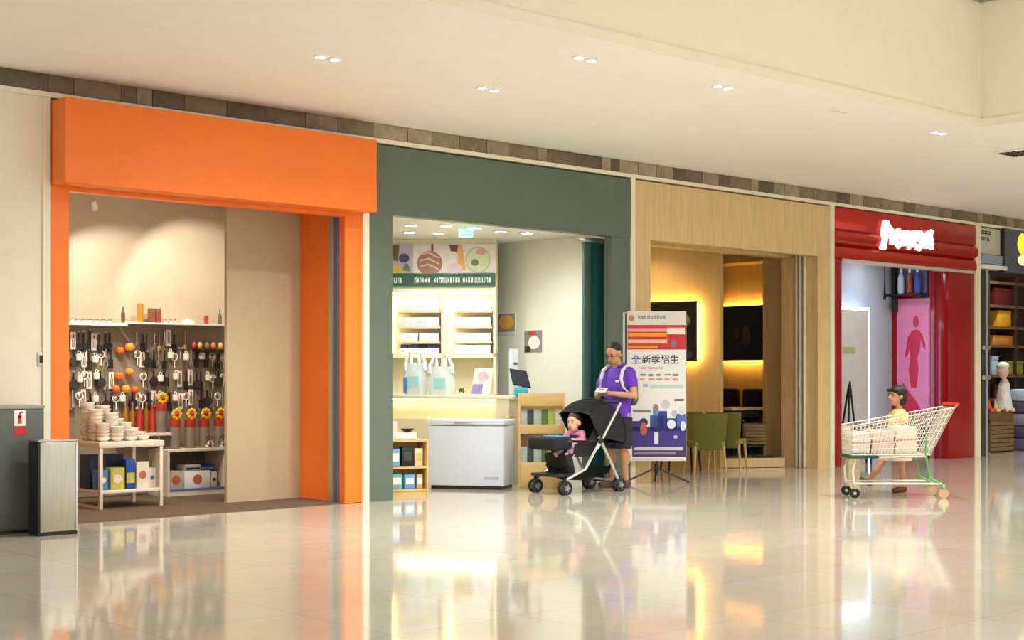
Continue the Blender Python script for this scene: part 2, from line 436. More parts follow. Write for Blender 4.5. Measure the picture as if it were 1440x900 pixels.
# track spots washing the wall
for k, (px, py, aim, en) in enumerate(((131, 287, (175, 470), 55), (268, 262, (290, 470), 48), (190, 268, (150, 640), 90))):
    Ys = 1.35 if k < 2 else .6; x = gx(px, Ys); z = min(gz(px, py, Ys), 3.5)
    t = thing('track_spotlight', 'small white track spotlight inside the orange shop' if k == 0 else ('white track spotlight over the tan return wall', 'white track spotlight aimed at the display table')[k - 1], 'spotlight', (x, Ys, z), 0, 'track spots in the orange shop')
    MB().cyl((0, 0, 0.04), (0, 0, 3.8 - z), 0.010, n=8).build('stem', WHITE, t)
    ax, az = (gx(aim[0], YB), gz(aim[0], aim[1], YB)) if k < 2 else (6.8, .7)
    dv = Vector((ax - x, (YB if k < 2 else 1.3) - Ys, az - z)).normalized()
    MB().cyl(-0.05 * dv, 0.06 * dv, 0.03, 0.04, 16).build('head', WHITE, t)
    MB().cyl(0.061 * dv, 0.063 * dv, 0.034, 0.034, 16).build('lens' if k == 0 else 'lens_track_%d_offscreen' % k, LEDW, t)
    lamp('lamp' if k == 0 else 'lamp_track_%d_offscreen' % k, 'SPOT', en, 0.07 * dv, (1, 0.91, 0.78), t, dv.to_track_quat('-Z', 'Y').to_euler(), 0.03, R(88), 0.45)

# ------------------------------------------------------------------ orange shop: display furniture
def WXZ(px, py, Y): return gx(px, Y), gz(px, py, Y)
# peg wall
px0, px1 = gx(80, YB), gx(319, YB)
t = thing('peg_wall', 'taupe peg wall with white shelf carrying kitchenware', 'display wall', (px0, YB, 0))
PT = gz(250, 458, YB); PB = 0.02
box('board', PEG, 0, px1 - px0, -0.03, -0.002, PB, PT, t)
box('top_shelf', WHITE, gx(165, YB) - px0, px1 - px0, -0.22, -0.031, PT, PT + 0.02, t, 0.003)
box('rack_shelf', WHITE, 0, gx(164, YB) - px0, -0.26, -0.031, PT - 0.03, PT, t, 0.003)
ZD = gz(290, 492, YB - 0.1)
box('side_shelf', BLACK, gx(268, YB) - px0, px1 - px0, -0.20, -0.031, ZD - 0.02, ZD, t, 0.002)
# hanging utensils ---------------------------------------------------
def hang(kind):
    L = {'ladle': ('steel soup ladle hanging from a hook on the peg wall', 'ladle'),
         'spatula': ('black slotted spatula hanging from a hook on the peg wall', 'spatula'),
         'whisk': ('wire whisk with a steel handle hanging on the peg wall', 'whisk'),
         'frying_pan': ('small dark frying pan hanging flat on the peg wall', 'pan'),
         'wooden_spoon': ('pale wooden spoon hanging on the peg wall', 'spoon'),
         'sieve': ('round cream-rimmed sieve hanging on the peg wall', 'sieve'),
         'carded_tool': ('white carded kitchen gadget hanging on the peg wall', 'kitchen gadget'),
         'mug': ('white china mug hanging by its handle on the peg wall', 'mug')}[kind]
    t = thing(kind, L[0], L[1], (0, 0, -5), 0, kind.replace('_', ' ') + 's on the peg wall')
    b = MB(); b.torus((0, -0.02, -0.005), 0.008, 0.002, 'y', 10, 5); b.build('hook_ring', CHROME, t)
    if kind == 'ladle':
        MB().tube([(0, -.02, -.012), (0, -.02, -.15), (0, -.022, -.19)], .006, 6).build('handle', CHROME, t)
        MB().lathe([(.008, -.03), (.026, -.024), (.034, 0), (.031, 0), (.02, -.018)], 14, (0, -.03, -.20)).build('bowl', CHROME, t)
    elif kind == 'spatula':
        MB().box(-.009, .009, -.026, -.014, -.13, -.012, .004).build('handle', BLACK, t)
        b = MB()
        for q in (-.024, -.008, .008, .024): b.box(q - .006, q + .006, -.022, -.018, -.215, -.145)
        b.box(-.03, .03, -.022, -.018, -.145, -.128); b.box(-.03, .03, -.022, -.018, -.222, -.212); b.build('blade', BLACK, t)
    elif kind == 'whisk':
        MB().cyl((0, -.02, -.012), (0, -.02, -.10), .008, .007, 8).build('handle', STEEL, t)
        b = MB()
        for q in range(4):
            a = q * math.pi / 4
            b.tube([(r * math.cos(a), -.025 + r * .6 * math.sin(a), z) for r, z in ((.004, -.10), (.022, -.15), (.028, -.19), (0.0, -.215), (-.028, -.19), (-.022, -.15), (-.004, -.10))], .0022, 5)
        b.build('wires', CHROME, t)
    elif kind == 'frying_pan':
        MB().box(-.009, .009, -.03, -.018, -.09, -.01, .004).build('handle', BLACK, t)
        b = MB(); b.cyl((0, -.045, -.14), (0, -.012, -.14), .055, .046, 20); b.build('pan', DARKM, t)
        MB().cyl((0, -.047, -.14), (0, -.044, -.14), .047, .047, 20).build('cooking_face', mat('nonstick', (52, 46, 42), .3), t)
    elif kind == 'wooden_spoon':
        MB().cyl((0, -.02, -.012), (0, -.02, -.16), .006, .006, 8).build('handle', WOODM, t)
        MB().ball((0, -.02, -.185), (.022, .008, .032), u=12, v=8).build('bowl', WOODM, t)
    elif kind == 'sieve':
        MB().torus((0, -.025, -.07), .04, .006, 'y', 20, 6).build('rim', CERAMIC, t)
        MB().ball((0, -.02, -.07), (.038, .018, .038), u=12, v=8).build('mesh', STEEL, t)
        MB().cyl((0, -.025, -.11), (0, -.025, -.19), .007, .007, 8).build('handle', CERAMIC, t)
    elif kind == 'carded_tool':
        MB().box(-.03, .03, -.018, -.015, -.19, -.006).build('card', PAPER, t)
        MB().box(-.014, .014, -.034, -.018, -.16, -.07, .006).build('tool_head', STEEL, t)
        MB().cyl((0, -.026, -.07), (0, -.026, -.03), .007, .007, 8).build('tool_handle', REDP, t)
    elif kind == 'mug':
        MB().lathe([(.024, -.12), (.034, -.11), (.036, -.045), (.033, -.045), (.03, -.105), (.006, -.108)], 16, (0, -.05, 0)).build('cup', CERAMIC, t)
        MB().torus((0, -.05, -.03), .016, .005, 'y', 12, 6).build('handle', CERAMIC, t)
    return t
PK = {}
def hang_at(kind, px, py, dy=0.0, row=''):
    Y = YB - 0.03 - dy
    loc = (gx(px, Y), Y, gz(px, py, Y))
    if kind not in PK: PK[kind] = hang(kind); PK[kind]['base'] = PK[kind]['label']; PK[kind].location = loc; PK[kind]['label'] = PK[kind]['base'].replace('on the peg wall', 'in the %s row of the peg wall' % row); return PK[kind]
    return dup(PK[kind], loc, label=PK[kind]['base'].replace('on the peg wall', 'in the %s row of the peg wall' % row))
rr = random.Random(11)
zone = {466: ('spatula', 'spatula', 'wooden_spoon', 'carded_tool', 'whisk', 'ladle'), 492: ('mug', 'spatula', 'sieve', 'frying_pan', 'whisk', 'carded_tool'),
        521: ('frying_pan', 'spatula', 'carded_tool', 'mug', 'ladle', 'sieve'), 549: ('sieve', 'spatula', 'frying_pan', 'mug', 'ladle', 'carded_tool')}
last = None
for py, ks in zone.items():
    for i in range(29):
        px = 102 + i * 7.5
        if (158 < px < 190 and py < 500) or (160 < px < 194 and py == 521) or (px > 266 and py == 466): continue
        if py == 466 and px < 158: k = 'spatula' if i % 4 else 'carded_tool'
        else:
            k = rr.choice(ks)
            while k == last: k = rr.choice(ks)
        last = k
        hang_at(k, px + rr.uniform(-1.2, 1.2), py + rr.uniform(-3, 3), rr.uniform(0, .03), {466: 'top', 492: 'second', 521: 'third', 549: 'lowest'}[py])
# orange packs in the middle of the wall
for i, (px, py, s_) in enumerate(((169, 492, 1), (182, 487, 1.2), (168, 528, 1.1), (182, 522, 1.0), (163, 546, 1.0), (177, 546, 1.1), (190, 547, .9))):
    Y = YB - 0.10; x, z = WXZ(px, py, Y); r = .045 * s_
    t = thing('pumpkin_tin', 'orange pumpkin-shaped tin among the utensils on the peg wall', 'tin', (x, Y, z - r), 0, 'orange tins on the peg wall')
    b = MB()
    for k in range(8): b.ball((r * .42 * math.cos(k * math.pi / 4), r * .42 * math.sin(k * math.pi / 4), r * .85), (r * .6, r * .6, r * .85), u=8, v=6)
    b.build('body', mat('pumpkin_%d' % (i % 2), ((244, 112, 20), (250, 160, 40))[i % 2], .4), t)
    MB().cyl((0, 0, r * 1.6), (0.005, 0, r * 2.0), .008, .005, 8).build('stem', mat('olive', (110, 110, 50), .5), t)
    MB().cyl((0, .01, r), (0, .075, r), .004, n=6).build('peg', CHROME, t)
# things on the wall's shelves
def bottle(px, Y, z, h, r, m, cap, label, name='bottle', cat='bottle', group=None):
    t = thing(name, label, cat, (gx(px, Y), Y, z), 0, group)
    MB().lathe([(r * .9, 0), (r, .01), (r, h * .55), (r * .75, h * .68), (r * .38, h * .78), (r * .36, h * .9)], 16).build('body', m, t)
    MB().lathe([(r * .42, h * .9), (r * .42, h)], 14).build('cap', cap, t)
    return t
ZS = PT + .02; YS = YB - .13
PEPPER = mat('dark_brown_wood', (96, 70, 50), .4)
bottle(173, YS, ZS, .17, .022, PEPPER, STEEL, 'tall brown wooden pepper mill on the white wall shelf')
bottle(309, YS, ZS, .17, .022, mat('smoked_glass', (110, 98, 84), .2), BLACK, 'smoky grey bottle at the end of the white wall shelf')
t = thing('food_canister', 'tall amber canister with orange lid on the white wall shelf', 'canister', (gx(197, YS), YS, ZS))
MB().lathe([(.032, 0), (.034, .01), (.034, .17)], 18).build('body', mat('amber', (206, 140, 30), .35), t); MB().lathe([(.036, .17), (.036, .2), (.03, .21)], 18).build('lid', ORANGE, t)
for k, px in enumerate((213, 221)):
    t = thing('spice_box', 'brown and red spice box on the white wall shelf', 'box', (gx(px, YS), YS, ZS), 0, 'spice boxes on the wall shelf')
    box('carton', mat('brown_carton', (128, 92, 62), .6), -.027, .027, -.04, .04, 0, .16, t, .002); box('label_panel', mat('rust', (168, 70, 40), .5), -.02, .02, -.043, -.04, .03, .12, t)
for k, px in enumerate((233, 240, 246)):
    t = thing('salt_shaker', 'small red-topped shaker on the white wall shelf', 'shaker', (gx(px, YS), YS, ZS), 0, 'shakers on the wall shelf')
    MB().lathe([(.016, 0), (.018, .02), (.013, .03)], 12).build('body', CERAMIC, t); MB().lathe([(.014, .03), (.010, .045), (.002, .048)], 12).build('cap', REDP, t)
t = thing('dome_lid', 'white domed dish cover on the white wall shelf', 'dish cover', (gx(264, YS), YS, ZS))
MB().lathe([(.085, 0), (.083, .012), (.06, .042), (.02, .056), (.004, .058)], 24).build('dome', CERAMIC, t); MB().ball((0, 0, .064), .012).build('knob', CERAMIC, t)
t = thing('red_tin', 'small red tin near the end of the white wall shelf', 'tin', (gx(290, YS), YS, ZS))
MB().lathe([(.024, 0), (.025, .006), (.025, .09)], 16).build('body', mat('brick_red', (190, 60, 44), .4), t); MB().lathe([(.026, .09), (.026, .1)], 16).build('lid', ALU, t)
for k, px in enumerate((101, 109, 118, 127, 136, 145, 154)):
    Y = YB - .15
    t = thing('jar', 'low jar with grey lid on the rack shelf above the spatulas', 'jar', (gx(px, Y), Y, PT), 0, 'jars on the rack shelf')
    MB().lathe([(.022, 0), (.025, .008), (.025, .028)], 14).build('body', CERAMIC, t); MB().lathe([(.026, .028), (.026, .042)], 14).build('lid', mat('grey_lid', (120, 112, 100), .4), t)
VEG = [((190, 60, 44), 'red'), ((214, 170, 60), 'yellow'), ((128, 128, 60), 'green'), ((236, 120, 40), 'orange'), ((228, 200, 110), 'pale yellow')]
for k, px in enumerate((273, 281, 291, 300, 310)):
    Y = YB - .12; c, n = VEG[k]
    t = thing('novelty_timer', '%s egg-shaped kitchen timer on the small black shelf' % n, 'timer', (gx(px, Y), Y, ZD))
    MB().ball((0, 0, .045), (.03, .03, .045)).build('shell', mat('timer_' + n, c, .35), t); MB().lathe([(.024, 0), (.026, .01)], 14).build('base', BLACK, t)

# low table
tx0, ty0 = on_floor(140, 718); tx1, _ = on_floor(230, 712); ty0 = 1.03; tx1 += .0
TD = 0.62; TH = gz(140, 622, ty0)
t = thing('display_table', 'white open-frame display table with a lower shelf of boxes', 'table', (tx0, ty0, 0.006))
TW = tx1 - tx0; TH -= .006; LEG = .035
IV = mat('ivory_powder_coat', (222, 212, 192), .45)
for x in (0, TW - LEG):
    for y in (0, TD - LEG): box('leg', IV, x, x + LEG, y, y + LEG, 0, TH - .06, t, .003)
box('table_top', IV, -.01, TW + .01, -.01, TD + .01, TH - .06, TH, t, .006)
box('lower_shelf', IV, .0, TW, .002, TD, .155, .185, t, .004)
box('end_rail', IV, .004, LEG - .004, LEG, TD - LEG, .0, .03, t)
# boxes on its lower shelf
def carton(name, label, x0, x1, y0, y1, z0, h, m, m2, cat='box', group=None, pic='disc'):
    t = thing(name, label, cat, ((x0 + x1) / 2, (y0 + y1) / 2, z0), 0, group)
    hx, hy = (x1 - x0) / 2, (y1 - y0) / 2
    box('carton', m, -hx, hx, -hy, hy, 0, h, t, .003)
    if pic == 'disc': MB().cyl((0, -hy - .001, h * .5), (0, -hy, h * .5), min(hx, h / 2) * .6, n=18).build('picture', m2, t)
    elif pic == 'band': box('picture', m2, -hx * .9, hx * .9, -hy - .0012, -hy, h * .2, h * .55, t)
    return t
ROYAL = mat('royal_blue_card', (22, 62, 150), .45); SKY = mat('mid_blue_card', (60, 120, 180), .5); CRM = mat('cream_card', (226, 214, 190), .5)
LEMON = mat('lemon_green_card', (186, 180, 80), .5); NAVY = mat('navy_card', (28, 34, 84), .5); TERRA = mat('terracotta_print', (188, 104, 74), .5)
zt_ = .006 + .185
carton('boxed_blender', 'blue and white appliance carton on the table shelf end', tx0 + .045, tx0 + .14, ty0 + .1, ty0 + .25, zt_, .20, SKY, CRM)
carton('boxed_pan', 'yellow-green carton on the table shelf', tx0 + .16, tx0 + .31, ty0 + .08, ty0 + .22, zt_, .22, LEMON, CRM)
carton('boxed_flask', 'tall royal blue carton between boxes on the table shelf', tx0 + .325, tx0 + .425, ty0 + .08, ty0 + .2, zt_, .30, ROYAL, LEMON, pic='band')
carton('boxed_bowl', 'cream carton with a terracotta disc print on the table shelf', tx0 + .44, tx0 + .58, ty0 + .08, ty0 + .2, zt_, .27, CRM, TERRA)
carton('boxed_cup', 'short cream carton beside the table leg', tx0 + .59, tx0 + .665, ty0 + .1, ty0 + .2, zt_, .20, CRM, SKY)
carton('boxed_rack', 'flat navy carton at the back of the table shelf', tx0 + .05, tx0 + .42, ty0 + .32, ty0 + .55, zt_, .34, NAVY, SKY, pic='band')
# white bowls stacked on the table
tz = .006 + TH
bowl0 = None
stk = [(.08, .10, 5, .9), (.09, .27, 9, 1.0), (.09, .45, 11, 1.0), (.235, .09, 4, .9), (.25, .25, 8, 1.0), (.25, .43, 10, 1.0), (.39, .10, 3, .9), (.40, .26, 5, 1.0), (.41, .44, 6, 1.0), (.535, .11, 1, .9), (.56, .27, 2, 1.0), (.57, .44, 3, 1.0)]
for k, (x, y, n, s_) in enumerate(stk):
    for i in range(n):
        loc = (tx0 + x + rr.uniform(-.006, .006), ty0 + y + rr.uniform(-.006, .006), tz + i * .034)
        lab = 'white ceramic bowl standing alone on the display table' if n == 1 else 'white ceramic bowl on the very top of its stack on the display table' if i == n - 1 else 'white ceramic bowl at the bottom of its stack, resting on the display table' if i == 0 else 'white ceramic bowl nested inside a stack between other bowls'
        if bowl0 is None:
            bowl0 = MB().lathe([(.035, 0), (.037, .006), (.065, .022), (.078, .05), (.074, .05), (.06, .026), (.03, .010)], 18).build('bowl', CERAMIC)
            tag(bowl0, lab, 'bowl', 'white bowls stacked on the display table'); bowl0.location = loc; bowl0.scale = (s_,) * 2 + (1,)
        else:
            o = bowl0.copy(); C.objects.link(o); o['label'] = lab; o.location = loc; o.scale = (s_, s_, 1)
# amber and red bottles behind, on a wall shelf just above the table height
YA = YB - .20
zA = gz(200, 609, YA)
t = thing('low_wall_shelf', 'cream low wall shelf under the red oil bottles', 'shelf', (gx(168, YA), YB - .03, zA))
box('board', IV, 0, gx(240, YA) - gx(168, YA), -.30, 0, -.03, 0, t, .003)
for k in range(2): box('bracket', IV, .1 + .35 * k, .12 + .35 * k, -.2, 0, -.09, -.03, t)
REDG2 = mat('red_oil_glass', (178, 42, 26), .15, coat=.6); AMB = mat('amber_oil_glass', (150, 92, 26), .15, coat=.6)
for k, px in enumerate((176, 186, 196, 206, 214)):
    m = REDG2 if k in (2, 4) else AMB
    bottle(px, YA + (0 if k in (2, 4) else .08), zA, .34, .038, m, STEEL, ('red' if k in (2, 4) else 'amber') + ' oil bottle on the low wall shelf', 'oil_bottle', 'bottle', ('red' if k in (2, 4) else 'amber') + ' oil bottles')
# shelf unit under the right half
ux0, ux1 = gx(236, 1.94), gx(319, 1.94); UY = 1.94; UH = gz(276, 631, UY) - .006
t = thing('shelf_unit', 'pale two-level shelf unit holding blue and white cartons', 'shelf unit', (ux0, UY, .006))
UW = ux1 - ux0; UDp = YB - .032 - UY
box('top', IV, 0, UW, 0, UDp, UH - .03, UH, t, .003)
for x in (0, UW - .025): box('side_panel', IV, x, x + .025, .004, UDp, 0, UH - .03, t)
box('kick_board', IV, .025, UW - .025, .01, .03, 0, .055, t)
box('bottom_shelf', mat('blue_shelf_edge', (86, 110, 160), .5), .025, UW - .025, .006, UDp, .055, .075, t)
z1 = .006 + .075
carton('boxed_plates', 'grey-white carton with terracotta print in the shelf unit', ux0 + .04, ux0 + .22, UY + .05, UY + .3, z1, .20, mat('greywhite', (196, 184, 172), .5), TERRA)
carton('boxed_pot', 'wide white carton with a red oval print in the shelf unit', ux0 + .235, ux0 + .56, UY + .05, UY + .3, z1, .19, PAPER, TERRA)
carton('boxed_set', 'flat carton lying on the wide white carton', ux0 + .25, ux0 + .44, UY + .06, UY + .3, z1 + .192, .07, mat('greywhite', (196, 184, 172), .5), NAVY, pic='band')
carton('boxed_grill', 'flat navy carton on top in the shelf unit', ux0 + .455, ux0 + .63, UY + .08, UY + .3, z1 + .192, .06, NAVY, SKY, pic='band')
carton('boxed_tray', 'upright grey carton at the end of the shelf unit', ux0 + .575, ux0 + .645, UY + .05, UY + .3, z1, .17, mat('greywhite', (196, 184, 172), .5), NAVY)
# grey flasks with flower lids on the unit top
zu = .006 + UH; YF = UY + .17
FL = mat('yellow_petal', (240, 176, 30), .45); GF = mat('grey_flask', (128, 116, 100), .35); RB = mat('red_band', (170, 52, 34), .45)
for k, px in enumerate((226, 246, 267, 287, 308)):
    z0 = zu if k else zA
    Yk = YF if k else YA - .02
    t = thing('flask', 'grey flask with a red band and yellow flower lid ' + ('on the pale shelf unit' if k else 'beside the oil bottles'), 'flask', (gx(px, Yk), Yk, z0), 0, 'flower-lidded flasks')
    MB().lathe([(.055, 0), (.058, .01), (.058, .24), (.05, .26)], 18).build('body', GF, t)
    MB().lathe([(.059, .24), (.06, .25), (.06, .32), (.04, .335)], 18).build('band', RB, t)
    l = MB()
    for q in range(8): l.ball((.045 * math.cos(q * math.pi / 4), -.045, .385 + .045 * math.sin(q * math.pi / 4)), (.024, .014, .024), u=8, v=6)
    fo = l.build('flower', FL, t)
    MB().ball((0, -.058, .385), (.022, .012, .022)).build('flower_centre', RB, fo)
    MB().lathe([(.04, .335), (.042, .345), (.042, .40), (.02, .415)], 16).build('lid', GF, t)
for k, px in enumerate((294, 314)):
    Yk = UY + .05
    t = thing('teapot', 'round polished steel teapot in front of the flasks', 'teapot', (gx(px, Yk), Yk, zu), 0, 'steel teapots on the shelf unit')
    MB().lathe([(.03, 0), (.05, .02), (.055, .05), (.04, .085), (.02, .095)], 20).build('body', CHROME, t)
    MB().ball((0, 0, .102), .010).build('lid_knob', BLACK, t)
    MB().tube([(.05, 0, .04), (.075, 0, .06), (.085, 0, .085)], [.012, .009, .007], 8).build('spout', CHROME, t)
    MB().torus((0, 0, .08), .05, .005, 'y', 12, 6, (0.3, math.pi - .3)).build('handle', BLACK, t)

# ================================================================== green shop
GB = 3.06                                     # underside of its fascia
t = thing('shopfront', 'grey-green shopfront surround with a plain deep fascia', 'shopfront', (X2, 0, 0))
GL, GR = gx(552, 0) - X2, gx(860, 0) - X2
box('pier', GREENP, 0.002, GL, 0, 0.115, 0, GB, t)
box('pier', GREENP, GR, X3 - X2 - .002, 0, 0.12, 0, GB, t)
box('fascia', GREENP, 0.002, X3 - X2 - .002, -0.01, 0.11, GB, 3.795, t)
box('edge_strip', WOODM, GL, GL + 0.018, 0.03, 0.11, 0, GB, t)
# folded teal door leaves at the side of the opening
t = thing('folding_door', 'teal folding door leaves parked at the green shop opening', 'door', (gx(822, 0.3), 0.3, 0))
dw = gx(862, 0.3) - gx(822, 0.3)
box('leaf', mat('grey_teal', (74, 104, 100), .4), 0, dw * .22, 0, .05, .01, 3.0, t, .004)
box('leaf', TEAL, dw * .36, dw, .0, .05, .01, 3.0, t, .004)
box('hinge_gap', TEAL, dw * .22, dw * .36, .025, .05, .01, 3.0, t)
box('head_rail', ALU, -.02, dw + .02, -.02, .07, 3.0, 3.06, t, .004)

# interior shell
GC = 3.14
struct(box('ceiling_green_shop', mat('white_soffit', (232, 228, 216), .6, var=.01), X2, PG, 0.12, 6.1, GC, GC + .06))
PHI = -A + R(-20)                             # the counter stands askew in the shop
def gthing(name, label, cat, px, Z, z=0.0, group=None, rz=None):
    x, y = cf(px, Z); return thing(name, label, cat, (x, y, z), PHI if rz is None else rz, group)
# lit wall cabinet with photo banner --------------------------------
ZW = 18.75; sw = ZW / F
CR = -A - R(3)
t = gthing('niche_cabinet', 'cream wall cabinet with two lit niches of white cartons', 'cabinet', 698, ZW, rz=CR)
CWD = 1.80                                     # runs left from the right edge (local x = 0)
def zc(py, Zv=ZW): return cz(py, Zv)
IVW = mat('ivory_cabinet', (232, 224, 190), .45, var=.01); LINING = mat('ivory_lining', (238, 232, 214), .5, var=.01)
box('back_panel', LINING, -CWD, 0, .34, .36, 0, GC - .002, t)
box('base_unit', IVW, -CWD, 0, 0, .34, 0, 1.06, t)
box('niche_floor', IVW, -CWD, 0, 0, .34, zc(503), zc(497), t)
box('head_panel', IVW, -CWD, 0, 0, .34, zc(410), GC - .002, t)
xs = [-CWD, -1.46, -.70, -.012]
for x in xs: box('divider', IVW, x - .03 if x > -CWD else x, x + .03 if x < -.1 else x + .012, 0, .34, 1.06, zc(410), t)
shelf_z = [zc(480), zc(458), zc(436)]
for i in range(2):
    a, b_ = xs[i + 1] + .03, xs[i + 2] - .03
    for z in shelf_z: box('shelf', mat('pale_shelf', (222, 204, 166), .5), a + .10, b_ - .02, .08, .34, z - .028, z, t)
    st = box('light_strip', LED, a, b_, .10, .13, zc(410) - .02, zc(410) - .002, t)
    lamp('lamp', 'AREA', 2.4, ((a + b_) / 2, .12, zc(411) - .04), (1, .80, .45), t, (0, 0, 0), b_ - a, sy=.05)
    box('light_strip', LED, a, a + .015, .30, .33, zc(497), zc(410) - .03, t)
box('under_niche_back', IVW, -CWD, 0, .30, .335, 1.06, zc(503), t)
# white cartons on the shelves
def on(t, x, y, z):
    v = Matrix.Rotation(t.rotation_euler.z, 4, 'Z') @ Vector((x, y, 0)); return (t.location.x + v.x, t.location.y + v.y, t.location.z + z)
LVL = [zc(497), shelf_z[0], shelf_z[1], shelf_z[2]]
GW = mat('cool_white_carton', (226, 224, 226), .5); TEALP = mat('pale_teal_print', (170, 214, 200), .5); NVY = mat('navy_print', (50, 54, 110), .5)
nm = ['bottom', 'second', 'third', 'top']
for i in range(2):
    a, b_ = xs[i + 1] + .14, xs[i + 2] - .06
    for k, z in enumerate(LVL):
        n = 2 if (i == 0 and k in (1,)) else 1
        for q in range(n):
            w0 = a + (b_ - a) * q / n + .005; w1 = a + (b_ - a) * (q + 1) / n - .012
            c = thing('white_carton', 'long white carton on the %s level of the %s lit niche' % (nm[k], ('niche nearer the bags', 'niche beside the white wall')[i].replace('niche ', '')) if n == 1 else 'short white carton on the second level of the lit niche nearer the bags', 'carton', on(t, (w0 + w1) / 2, .15, z), CR, 'white cartons in the lit niches')
            hx = (w1 - w0) / 2
            box('carton', GW, -hx, hx, -.06, .10, 0, .115 if not (i == 0 and k == 0) else .07, c, .003)
            box('print', TEALP, -hx * .1, hx * .4, -.0615, -.06, .04, .06, c)
            if i == 0 and k == 0:
                for g in range(4): box('bottle_top', NVY if g != 2 else BLACK, -hx + .03 + g * hx * .45, -hx + .03 + g * hx * .45 + hx * .36, -.04, .06, .07, .12, c, .01)
# banner and green lettering strip
zb0, zb1 = zc(384), zc(343)
t2 = gthing('photo_banner', 'long banner of bakery food photographs above the lit niches', 'banner', 698, ZW, rz=CR)
def G(n, c): return mat('print_' + n, c, .5, var=.06, scale=14)
box('panel', G('pale', (214, 206, 200)), -CWD, -.012, -.03, -.002, zb0, zb1, t2)
h = zb1 - zb0
def disc(x, zf, rx, rz_, m, lay=1, name='picture'):
    b = MB(); n = 24
    b.prism([(x + rx * math.cos(2 * math.pi * k / n), zb0 + h * zf + rz_ * math.sin(2 * math.pi * k / n)) for k in range(n)], 'y', -.03 - .0012 * lay, -.0295)
    return b.build(name, m, t2)
def quad(pts, m, lay=1, name='picture'):
    return MB().prism([(x, zb0 + h * f) for x, f in pts], 'y', -.03 - .0012 * lay, -.0295).build(name, m, t2)
quad([(-1.42, 0), (-1.10, 0), (-1.10, 1), (-1.42, 1)], G('mauve', (176, 166, 190)))
quad([(-1.42, .0), (-1.24, 0), (-1.28, .3), (-1.42, .34)], G('corn', (208, 176, 60)), 2)
quad([(-1.40, .5), (-1.30, .4), (-1.28, .98), (-1.42, .98)], G('umber', (110, 84, 60)), 2)
disc(-1.22, .52, .07, h * .16, G('indigo', (70, 70, 110)), 2)
quad([(-1.24, .1), (-1.13, .05), (-1.16, .3), (-1.21, .34)], G('leaf', (110, 120, 80)), 3)
bread = disc(-.88, .34, .17, h * .42, G('crust', (152, 112, 92)), 1)
for f in (.15, .35, .55): MB().prism([(-1.03 + .02, zb0 + h * (f + .06)), (-.90, zb0 + h * (f + .13)), (-.75, zb0 + h * (f - .06)), (-.75, zb0 + h * (f - .02)), (-.89, zb0 + h * (f + .18)), (-1.01, zb0 + h * (f + .1))], 'y', -.0325, -.0312).build('crust_score', G('crumb', (214, 184, 156)), bread)
quad([(-.86, .75), (-.83, .75), (-.83, 1), (-.86, 1)], G('umber', (110, 84, 60)), 2)
quad([(-.62, .97), (-.45, .97), (-.40, .1), (-.52, .05), (-.50, .6)], G('apricot', (222, 164, 84)), 1)
quad([(-.60, .75), (-.52, .72), (-.50, .97), (-.62, .97)], G('plum', (120, 60, 70)), 2)
disc(-.55, .15, .10, h * .2, G('lilac', (206, 184, 206)), 2)
disc(-.24, .45, .17, h * .46, G('sage', (178, 184, 160)), 1)
disc(-.24, .45, .15, h * .40, G('mint', (196, 206, 176)), 2)
disc(-.20, .72, .06, h * .12, G('rose', (196, 140, 136)), 3)
disc(-.28, .36, .05, h * .12, G('leaf', (110, 120, 80)), 3)
t3 = gthing('sign_strip', 'dark green sign strip with white lettering under the food photographs', 'sign', 698, ZW, rz=CR)
za, zb = zc(402), zc(385)
box('board', mat('sign_green', (40, 88, 70), .4), -CWD, -.012, -.045, -.002, za, zb, t3)
rl = random.Random(5)
for (a, b_) in ((-1.44, -1.26), (-1.08, -.88), (-.82, -.50), (-.44, -.06)):
    x = a; lt = MB()
    while x < b_:
        w_ = rl.choice((.02, .026, .034)); hh = (zb - za)
        lt.box(x, x + w_ * .3, -.049, -.045, za + hh * .25, za + hh * .68); lt.box(x, x + w_, -.049, -.045, za + hh * (.25 if rl.random() < .5 else .58), za + hh * (.35 if rl.random() < .5 else .68))
        lt.box(x + w_ * .75, x + w_, -.049, -.045, za + hh * .25, za + hh * .68)
        x += w_ + .012
    lt.build('lettering', mat('white_letter', (225, 235, 225), .5), t3)
# posters on the white wall (plane x = PG)
def wall_poster(px0_, px1_, py0_, py1_, label):
    ya, yb = gy(px0_, PG - .01), gy(px1_, PG - .01)
    za_, zb_ = gzx(px0_, py1_, PG), gzx(px0_, py0_, PG)
    t = thing('wall_poster', label, 'poster', (PG - .001, (ya + yb) / 2, za_))
    box('sheet', PAPER, -.004, 0, -abs(ya - yb) / 2, abs(ya - yb) / 2, 0, zb_ - za_, t)
    return t, abs(ya - yb), zb_ - za_
t, pw, ph = wall_poster(699, 724, 441, 474, 'small poster with a golden loaf photograph on the white wall')
box('picture', G('grey_taupe', (150, 140, 130)), -.006, -.004, -pw * .48, pw * .48, ph * .2, ph * .98, t)
MB().prism([(pw * .42 * math.cos(a), ph * .62 + ph * .3 * math.sin(a)) for a in [k * math.pi / 10 for k in range(20)]], 'x', -.008, -.006).build('loaf', G('gold', (236, 180, 80)), t)
box('caption', G('ice', (190, 206, 220)), -.006, -.004, -pw * .48, pw * .48, .01, ph * .17, t)
t, pw, ph = wall_poster(736, 763, 464, 497, 'small poster with a red and white figure photograph on the white wall')
box('picture', G('ash', (140, 136, 130)), -.006, -.004, -pw * .46, pw * .46, .01, ph * .97, t)
MB().prism([(pw * .3 * math.cos(a) - .02, ph * .45 + ph * .28 * math.sin(a)) for a in [k * math.pi / 10 for k in range(20)]], 'x', -.008, -.006).build('white_shape', PAPER, t)
